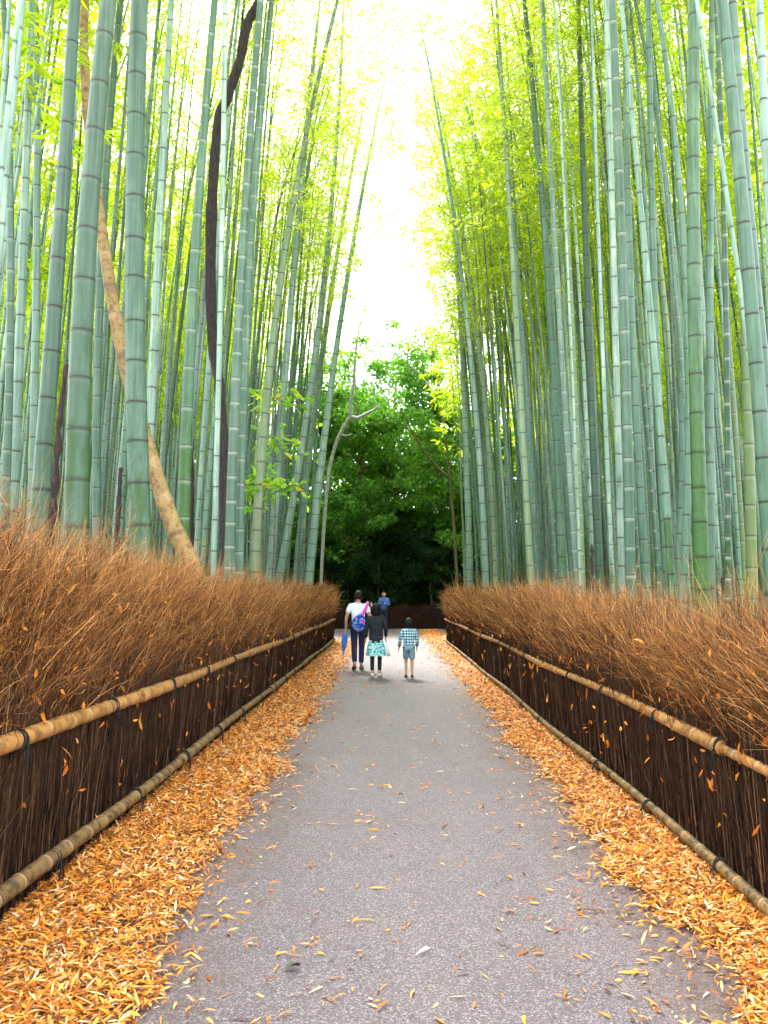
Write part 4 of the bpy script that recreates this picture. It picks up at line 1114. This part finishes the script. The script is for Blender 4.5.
def hand_chain(w, dirv, side, fwd, s):
    "palm and five separate fingers as skeleton pieces: returns verts, edges relative index 0 = wrist, radii"
    w = np.array(w); d = np.array(dirv, float); d /= np.linalg.norm(d)
    f = np.array(fwd, float); f = f - d * f.dot(d); f /= np.linalg.norm(f)        # direction across the palm (index side)
    nrm = np.cross(d, f) * side
    V = [w + d * 0.045 * s]; E = [('w', 0)]; Rr = [(0.020 * s, 0.014 * s)]
    for k, (a, L) in enumerate(((0.030, 0.066), (0.011, 0.075), (-0.010, 0.070), (-0.029, 0.055))):
        i = len(V)
        V += [w + d * 0.085 * s + f * a * s, w + d * (0.085 + L * 0.55) * s + f * a * 1.1 * s + nrm * 0.012 * s, w + d * (0.085 + L * 0.9) * s + f * a * 1.1 * s + nrm * 0.034 * s]
        E += [(0, i), (i, i + 1), (i + 1, i + 2)]; Rr += [0.0095 * s, 0.0085 * s, 0.007 * s]
    i = len(V)
    V += [w + d * 0.040 * s + f * 0.036 * s + nrm * 0.006 * s, w + d * 0.075 * s + f * 0.052 * s + nrm * 0.018 * s]
    E += [(0, i), (i, i + 1)]; Rr += [0.010 * s, 0.0085 * s]
    return V, E, Rr

def person(loc, H, J, parts, label, female=False, rotz=0, head_s=1.0, head_rot=(0, 0, 0), face=True, hair='short'):
    """J: joints in units where the figure is 1.72 tall, x to its own right, +y ahead"""
    s = H / 1.72
    base = dict(pel=(0, 0, .95), sp=(0, 0, 1.12), ch=(0, -.005, 1.30), nk=(0, .0, 1.45), nk2=(0, .012, 1.50),
                hR=(.09, 0, .90), kR=(.10, .02, .49), aR=(.10, -.02, .09), tR=(.115, .13, .035), hL=(-.09, 0, .90), kL=(-.10, .02, .49), aL=(-.10, -.02, .09), tL=(-.115, .13, .035),
                sR=(.175, -.005, 1.405), eR=(.235, -.02, 1.13), wR=(.25, .06, .89), sL=(-.175, -.005, 1.405), eL=(-.235, -.02, 1.13), wL=(-.25, .06, .89))
    base.update(J); J = base
    k = lambda n: np.array(J[n], float)
    wd = 0.90 if female else 1.0
    names = ['pel', 'sp', 'ch', 'nk', 'nk2', 'hR', 'kR', 'aR', 'tR', 'hL', 'kL', 'aL', 'tL', 'sR', 'eR', 'wR', 'sL', 'eL', 'wL']
    rad = dict(pel=(.135, .095), sp=(.12 * wd, .085), ch=(.145 * wd, .095), nk=.055, nk2=.05, hR=.082, kR=.055, aR=.036, tR=.032, hL=.082, kL=.055, aL=.036, tL=.032,
               sR=.052, eR=.038, wR=.025, sL=.052, eL=.038, wL=.025)
    ed = [('pel', 'sp'), ('sp', 'ch'), ('ch', 'nk'), ('nk', 'nk2'), ('pel', 'hR'), ('hR', 'kR'), ('kR', 'aR'), ('aR', 'tR'), ('pel', 'hL'), ('hL', 'kL'), ('kL', 'aL'), ('aL', 'tL'),
          ('ch', 'sR'), ('sR', 'eR'), ('eR', 'wR'), ('ch', 'sL'), ('sL', 'eL'), ('eL', 'wL')]
    idx = {n: i for i, n in enumerate(names)}
    V = [k(n) for n in names]; E = [(idx[a], idx[b]) for a, b in ed]; Rr = [rad[n] for n in names]
    for sd, w, e in ((1, 'wR', 'eR'), (-1, 'wL', 'eL')):
        dv = k(w) - k(e); fw = J.get('f' + w[1], (0, 1, 0.1))
        hv, he, hr = hand_chain(k(w), dv, sd, fw, 1.05)
        o0 = len(V); V += hv; Rr += hr
        E += [((idx[w] if a == 'w' else a + o0), b + o0) for a, b in he]
    bod = skin_np(V, E, Rr, 2)
    # head with face
    hc = k('nk2') + np.array([0, 0.022, 0.100]); hs = head_s * 1.12
    def shape(v):
        v = v.copy(); x, y, z = v
        if z < 0: v[0] *= 1 - 0.28 * (-z) ** 1.3; v[1] *= 1 - 0.10 * (-z)
        if y > 0.3: v[1] *= 0.97
        nose = math.exp(-((x / 0.16) ** 2 + ((z + 0.12) / 0.20) ** 2)) if y > 0 else 0
        v[1] += 0.20 * nose
        br = math.exp(-((z - 0.12) / 0.1) ** 2) if y > 0.4 else 0
        eye = sum(math.exp(-(((x - sx * 0.42) / 0.2) ** 2 + ((z - 0.02) / 0.12) ** 2)) for sx in (-1, 1)) if y > 0 else 0
        v[1] -= 0.08 * eye - 0.03 * br
        chin = math.exp(-((x / 0.3) ** 2 + ((z + 0.82) / 0.18) ** 2)) if y > 0 else 0
        v[1] += 0.14 * chin
        return v
    hp = [ellipsoid((0, 0, 0), (.077 * hs, .096 * hs, .118 * hs), 24, 18, shape)]
    hp += [ellipsoid((sx * .078 * hs, -.005, -.003), (.012, .020, .033), 8, 6) for sx in (-1, 1)]
    ey = [ellipsoid((sx * .031 * hs, .083 * hs, .004), (.012, .008, .007), 8, 6) for sx in (-1, 1)]
    mo = [ellipsoid((0, .088 * hs, -.060 * hs), (.024, .009, .007), 8, 6)]
    RM = np.array(Euler(head_rot).to_matrix())
    rot = lambda pr: [(v @ RM.T + hc, p, a) for v, p, a in pr]
    hp, ey, mo = rot(hp), rot(ey), rot(mo)
    root = empty('person', loc); root.rotation_euler = (0, 0, rotz); root.scale = (s, s, s)
    tag(root, label, 'person', 'people on the path')
    Vb, Pb, _ = merge([bod] + hp); Ve, Pe, _ = merge(ey); Vm, Pm, _ = merge(mo)
    P_all = Pb + [p + len(Vb) for p in Pe] + [p + len(Vb) + len(Ve) for p in Pm]
    mi = np.concatenate([np.full(len(p), 0) for p in Pb] + [np.full(len(p), 1) for p in Pe] + [np.full(len(p), 2) for p in Pm])
    ob('body', mesh_np('body', np.concatenate([Vb, Ve, Vm]), P_all, [M['skin'], M['eyes'], M['lips']], None, True, mi), root)
    # hair
    def hshape(v):
        v = v.copy()
        if v[1] > 0.15 and v[2] < 0.45: v[1] *= 0.55; v[0] *= 0.93
        lo = -0.62 if v[1] < 0.1 else -0.1
        if hair == 'short': v[2] = max(v[2], lo)
        return v
    hh = [ellipsoid((0, -.010, .012), (.088 * hs, .104 * hs, .123 * hs), 24, 18, hshape)]
    if hair == 'bob': hh += [ellipsoid((0, -.038, -.045), (.088 * hs, .072 * hs, .105 * hs), 18, 12)]
    hv, hpp, _ = merge(rot(hh)); hv = hv + RS(4).normal(size=hv.shape) * 0.0022
    ob('hair', mesh_np('hair', hv, hpp, M['hair'], None, True), root)
    def sk(name, ns, es, rr, mat, extra=None, sub=2):
        ii = {n: i for i, n in enumerate(ns)}
        vs = [k(n) if isinstance(J.get(n), (tuple, list)) else np.array(extra[n], float) for n in ns]
        g = skin_np(vs, [(ii[a], ii[b]) for a, b in es], rr, sub)
        return ob(name, mesh_np(name, g[0], g[1], mat, None, True), root)
    parts(root, k, J, sk)
    return root

def lerp(a, b, t): return tuple(np.array(a) * (1 - t) + np.array(b) * t)

def shirt(root, J, sk, mat, long_sleeve=False, name='shirt', wide=1.0, hem=0.90):
    sl = 0.93 if long_sleeve else 0.42
    ex = {'hem': (J['pel'][0], J['pel'][1], hem)}
    ex['col'] = tuple(np.array(J['nk']) + np.array((0, -.006, .040)))
    ns = ['hem', 'sp', 'ch', 'nk', 'sR', 'sL', 'col']; rr = [(.165 * wide, .125), (.158 * wide, .118), (.172 * wide, .125), (.098, .098), .082, .082, .080]
    es = [('hem', 'sp'), ('sp', 'ch'), ('ch', 'nk'), ('ch', 'sR'), ('ch', 'sL'), ('nk', 'col')]
    for s_ in 'RL':
        if long_sleeve:
            ns += ['e' + s_, 'c' + s_]; ex['c' + s_] = lerp(J['e' + s_], J['w' + s_], 0.92); rr += [.056, .042]; es += [('s' + s_, 'e' + s_), ('e' + s_, 'c' + s_)]
        else:
            ns += ['c' + s_]; ex['c' + s_] = lerp(J['s' + s_], J['e' + s_], 0.66); rr += [.066]; es += [('s' + s_, 'c' + s_)]
    sk(name, ns, es, rr, mat, ex)
def trousers(root, J, sk, mat, full=True, name='trousers', fat=1.0):
    ns = ['pel', 'hR', 'hL']; rr = [(.145, .105), .098 * fat, .098 * fat]; es = [('pel', 'hR'), ('pel', 'hL')]; ex = {}
    for s_ in 'RL':
        if full:
            ns += ['k' + s_, 'c' + s_]; ex['c' + s_] = lerp(J['k' + s_], J['a' + s_], 0.90); rr += [.072 * fat, .060 * fat]; es += [('h' + s_, 'k' + s_), ('k' + s_, 'c' + s_)]
        else:
            ns += ['c' + s_]; ex['c' + s_] = lerp(J['h' + s_], J['k' + s_], 0.86); rr += [.092 * fat]; es += [('h' + s_, 'c' + s_)]
    sk(name, ns, es, rr, mat, ex)
def shoes(root, k, mat):
    for s_ in 'RL':
        a, t = k('a' + s_), k('t' + s_); d = t - a; d[2] = 0; ang = math.atan2(d[1], d[0]) - PI / 2
        tl = math.atan2((a[2] - t[2]) - 0.055, np.linalg.norm(d))
        mid = (a + t) / 2; mid[2] = (a[2] + t[2]) / 2 - 0.018
        def f(v):
            v = v.copy()
            if v[2] < -0.3: v[2] = -0.45
            if v[1] > 0: v[2] = v[2] * (1 - 0.45 * v[1])
            return v
        V, P, _ = ellipsoid(mid, (.048, .145, .062), 14, 10, f, (-tl, 0, ang))
        ob('shoe', mesh_np('shoe', V, P, mat, None, True), root)

def ground_pt(px, py):
    v = CR @ Vector(((px - 384) / F, (512 - py) / F, -1)); k = -CAMH / v.z
    return (v.x * k, v.y * k, 0)

# man in white shirt
J = dict(hR=(.09, 0, .90), kR=(.08, .10, .50), aR=(.07, .02, .09), tR=(.09, .17, .035), kL=(-.085, -.01, .49), aL=(-.075, -.20, .13), tL=(-.095, -.09, .03),
         eL=(-.265, -.03, 1.14), wL=(-.275, .02, .90), eR=(.27, -.02, 1.15), wR=(.20, .17, 1.02), nk2=(0, .03, 1.50))
def dress(root, k, J, sk):
    shirt(root, J, sk, M['white_tee'], name='t_shirt'); trousers(root, J, sk, M['navy']); shoes(root, k, M['shoe_brown'])
mx, my, _ = ground_pt(358, 670)
man = person((mx, my, 0), 1.67, J, dress, 'man in white t-shirt and navy jeans walking away with a bright bag on his back', rotz=0.05, head_rot=(-0.25, 0, 0))
bpy.context.view_layer.update()
def on(rootobj, p): return rootobj.matrix_world @ Vector(p)
# sling bag
sb = empty('sling_bag', on(man, (0.02, -0.14, 1.05))); sb.rotation_euler = (0.1, 0.25, 0.05)
tag(sb, 'pink and blue patterned sling bag worn on the back of the man in white', 'bag')
def bagf(v):
    v = v.copy(); v[0] *= 1 - 0.55 * max(0, v[2]); return np.sign(v) * np.abs(v) ** 0.8
V, P, _ = ellipsoid((0, -0.02, 0), (.145, .075, .20), 20, 14, bagf); ob('pouch', mesh_np('pouch', V, P, M['bag'], None, True), sb)
l = smooth_line([(0.0, -0.045, 0.10), (0.05, -0.03, 0.28), (0.075, 0.03, 0.42), (0.07, 0.12, 0.44)], 6)
V, P, _ = tube(l, 0.03, 8, True); V[:, 1] = V[:, 1]; ob('strap', mesh_np('strap', V, P, M['pink'], None, True), sb)
l = smooth_line([(-0.11, -0.03, -0.12), (-0.17, 0.06, -0.10), (-0.15, 0.18, -0.02)], 6)
V, P, _ = tube(l, 0.014, 6, True); ob('strap', mesh_np('strap', V, P, M['navy'], None, True), sb)
# umbrella
hp_ = on(man, (-.285, .05, .80)); um = empty('umbrella', hp_); um.rotation_euler = (0.10, 0.10, 0); um.scale = (0.85, 0.85, 0.8)
tag(um, 'furled blue umbrella hanging point down from the hand of the man in white', 'umbrella')
rg = [((0, 0, -0.62), .006, .006), ((0, 0, -0.56), .012, .012), ((0, 0, -0.40), .048, .044), ((0, 0, -0.22), .072, .060), ((0, 0, -0.05), .062, .052), ((0, 0, 0.06), .020, .020)]
V, P, _ = loft(rg, 32, True, 0.10, 8); ob('canopy', mesh_np('canopy', V, P, M['umb'], None, True), um)
V, P, _ = tube([(0, 0, -0.70), (0, 0, 0.14)], 0.006, 6, True); ob('shaft', mesh_np('shaft', V, P, M['phone'], None, True), um)
l = smooth_line([(0, 0, 0.08), (0, 0, 0.20), (0.03, 0, 0.235), (0.06, 0, 0.21), (0.06, 0, 0.18)], 5); V, P, _ = tube(l, 0.012, 8, True); ob('handle', mesh_np('handle', V, P, M['shoe_brown'], None, True), um)

# woman
J = dict(kR=(.09, .10, .49), aR=(.085, .0, .09), tR=(.10, .14, .035), kL=(-.09, .0, .49), aL=(-.09, -.12, .10), tL=(-.10, .02, .035),
         eR=(.24, .0, 1.14), wR=(.235, .13, .94), eL=(-.24, -.02, 1.13), wL=(-.25, .06, .90))
def dress(root, k, J, sk):
    shirt(root, J, sk, M['black'], True, 'cardigan', 1.14, 0.80)
    trousers(root, J, sk, M['black'], name='leggings', fat=0.82)
    V, P, _ = loft([((0, 0, .50), .235, .19), ((0, 0, .60), .225, .18), ((0, 0, .75), .20, .155), ((0, 0, .88), .155, .115), ((0, 0, .94), .13, .09)], 48, False, 0.045, 11)
    o = ob('skirt', mesh_np('skirt', V, P, M['skirt'], None, True), root)
    shoes(root, k, M['shoe_light'])
wx, wy, _ = ground_pt(376, 677)
wm = person((wx, wy, 0), 1.41, J, dress, 'woman in black top and teal patterned skirt walking away', True, 0.02, 1.06, hair='bob')
bpy.context.view_layer.update()
# light cloth she carries at her side
cl = on(wm, (.255, .05, .80)); 
V, P, _ = loft([((0.02, 0, -.34), .045, .07), ((0.01, 0, -.2), .04, .06), ((0, 0, -.05), .028, .04), ((0, 0, .03), .012, .02)], 20, True, 0.12, 5)
cb = ob('cloth_bag', mesh_np('cloth_bag', V, P, M['white_tee'], None, True)); cb.location = cl; cb.rotation_euler = (0, -0.1, 0); cb.scale = (0.7, 0.7, 0.75)
tag(cb, 'small pale cloth bag hanging from the right hand of the woman in black', 'bag')
# child
J = dict(kR=(.09, -.01, .47), aR=(.09, -.10, .10), tR=(.10, .03, .035), kL=(-.09, .12, .48), aL=(-.09, .03, .09), tL=(-.10, .17, .035),
         eR=(.25, -.02, 1.12), wR=(.24, .06, .90), eL=(-.26, -.02, 1.12), wL=(-.30, .03, .88))
def dress(root, k, J, sk):
    shirt(root, J, sk, M['plaid'], False, 'plaid_shirt', 1.18, 0.80)
    for s_ in 'RL':
        g = tube([J['s' + s_], lerp(J['s' + s_], J['e' + s_], 0.5), J['e' + s_], lerp(J['e' + s_], J['w' + s_], 0.75)], [.066, .062, .055, .05], 12, True)
        ob('sleeve', mesh_np('sleeve', g[0], g[1], M['plaid'], None, True), root)
    trousers(root, J, sk, M['denim'], False, 'shorts', 1.12); shoes(root, k, M['shoe_dark'])
cx_, cy_, _ = ground_pt(409, 678)
person((cx_, cy_, 0), 1.11, J, dress, 'small child in teal plaid shirt and denim shorts walking away', rotz=-0.03, head_s=1.36)
# far man facing the camera, forearms raised
J = dict(eR=(.24, .0, 1.14), wR=(.09, .20, 1.22), eL=(-.24, .0, 1.14), wL=(-.06, .21, 1.20), fR=(0, 0, 1), fL=(0, 0, 1))
def dress(root, k, J, sk):
    shirt(root, J, sk, M['blue'], True, 'jacket', 1.1, 0.88); trousers(root, J, sk, M['navy']); shoes(root, k, M['shoe_dark'])
fx_, fy_, _ = ground_pt(384, 631)
fm = person((fx_, fy_, 0), 1.74, J, dress, 'distant man in blue jacket facing the camera with raised forearms', rotz=PI - 0.1)
bpy.context.view_layer.update()
V, P, _ = box(-.04, .04, -.005, .005, -.075, .075)
ph = ob('phone', mesh_np('phone', V, P, M['phone'])); ph.location = on(fm, (0.01, .29, 1.24)); ph.rotation_euler = (0.3, 0, 0.1)
tag(ph, 'dark phone held up by the distant man in blue', 'phone')

# ------------------------------------------------------------------ light
SUN_EL, SUN_AZ = 52, -14       # azimuth measured from +y towards +x
w = bpy.data.worlds.new('World'); S.world = w; w.use_nodes = True
t = NT(w.node_tree); bg = t.n['Background']
sky = t.n.new('ShaderNodeTexSky'); sky.sky_type = 'NISHITA'; sky.sun_disc = False
sky.sun_elevation = R(SUN_EL); sky.sun_rotation = R(SUN_AZ); sky.air_density = 1.2; sky.dust_density = 3.0
# bright cloud cover over the sky
nz = t.noise(t.mapping(t.coord('Generated'), (1, 1, 2.5)), 1.6, 5, 0.55)
cover = t.math('ADD', 0.72, t.math('MULTIPLY', nz, 0.3), True)
bw = t.n.new('ShaderNodeRGBToBW'); t.link(sky.outputs[0], bw.inputs[0])
cl = t.mix(1.0, (1.0, 1.0, 1.0), (8.5, 8.8, 9.2), 'MULTIPLY')
t.link(t.mix(cover, sky.outputs[0], cl), bg.inputs['Color'])
bg.inputs['Strength'].default_value = 0.15
sd = bpy.data.lights.new('sun', 'SUN'); sd.energy = 2.6; sd.angle = R(12); sd.color = (1.0, 0.96, 0.88)
so = bpy.data.objects.new('sun', sd); C.objects.link(so)
az = R(SUN_AZ); el = R(SUN_EL)
dirv = Vector((math.sin(az) * math.cos(el), math.cos(az) * math.cos(el), math.sin(el)))
so.rotation_euler = dirv.to_track_quat('Z', 'Y').to_euler(); so.location = (0, 0, 40)
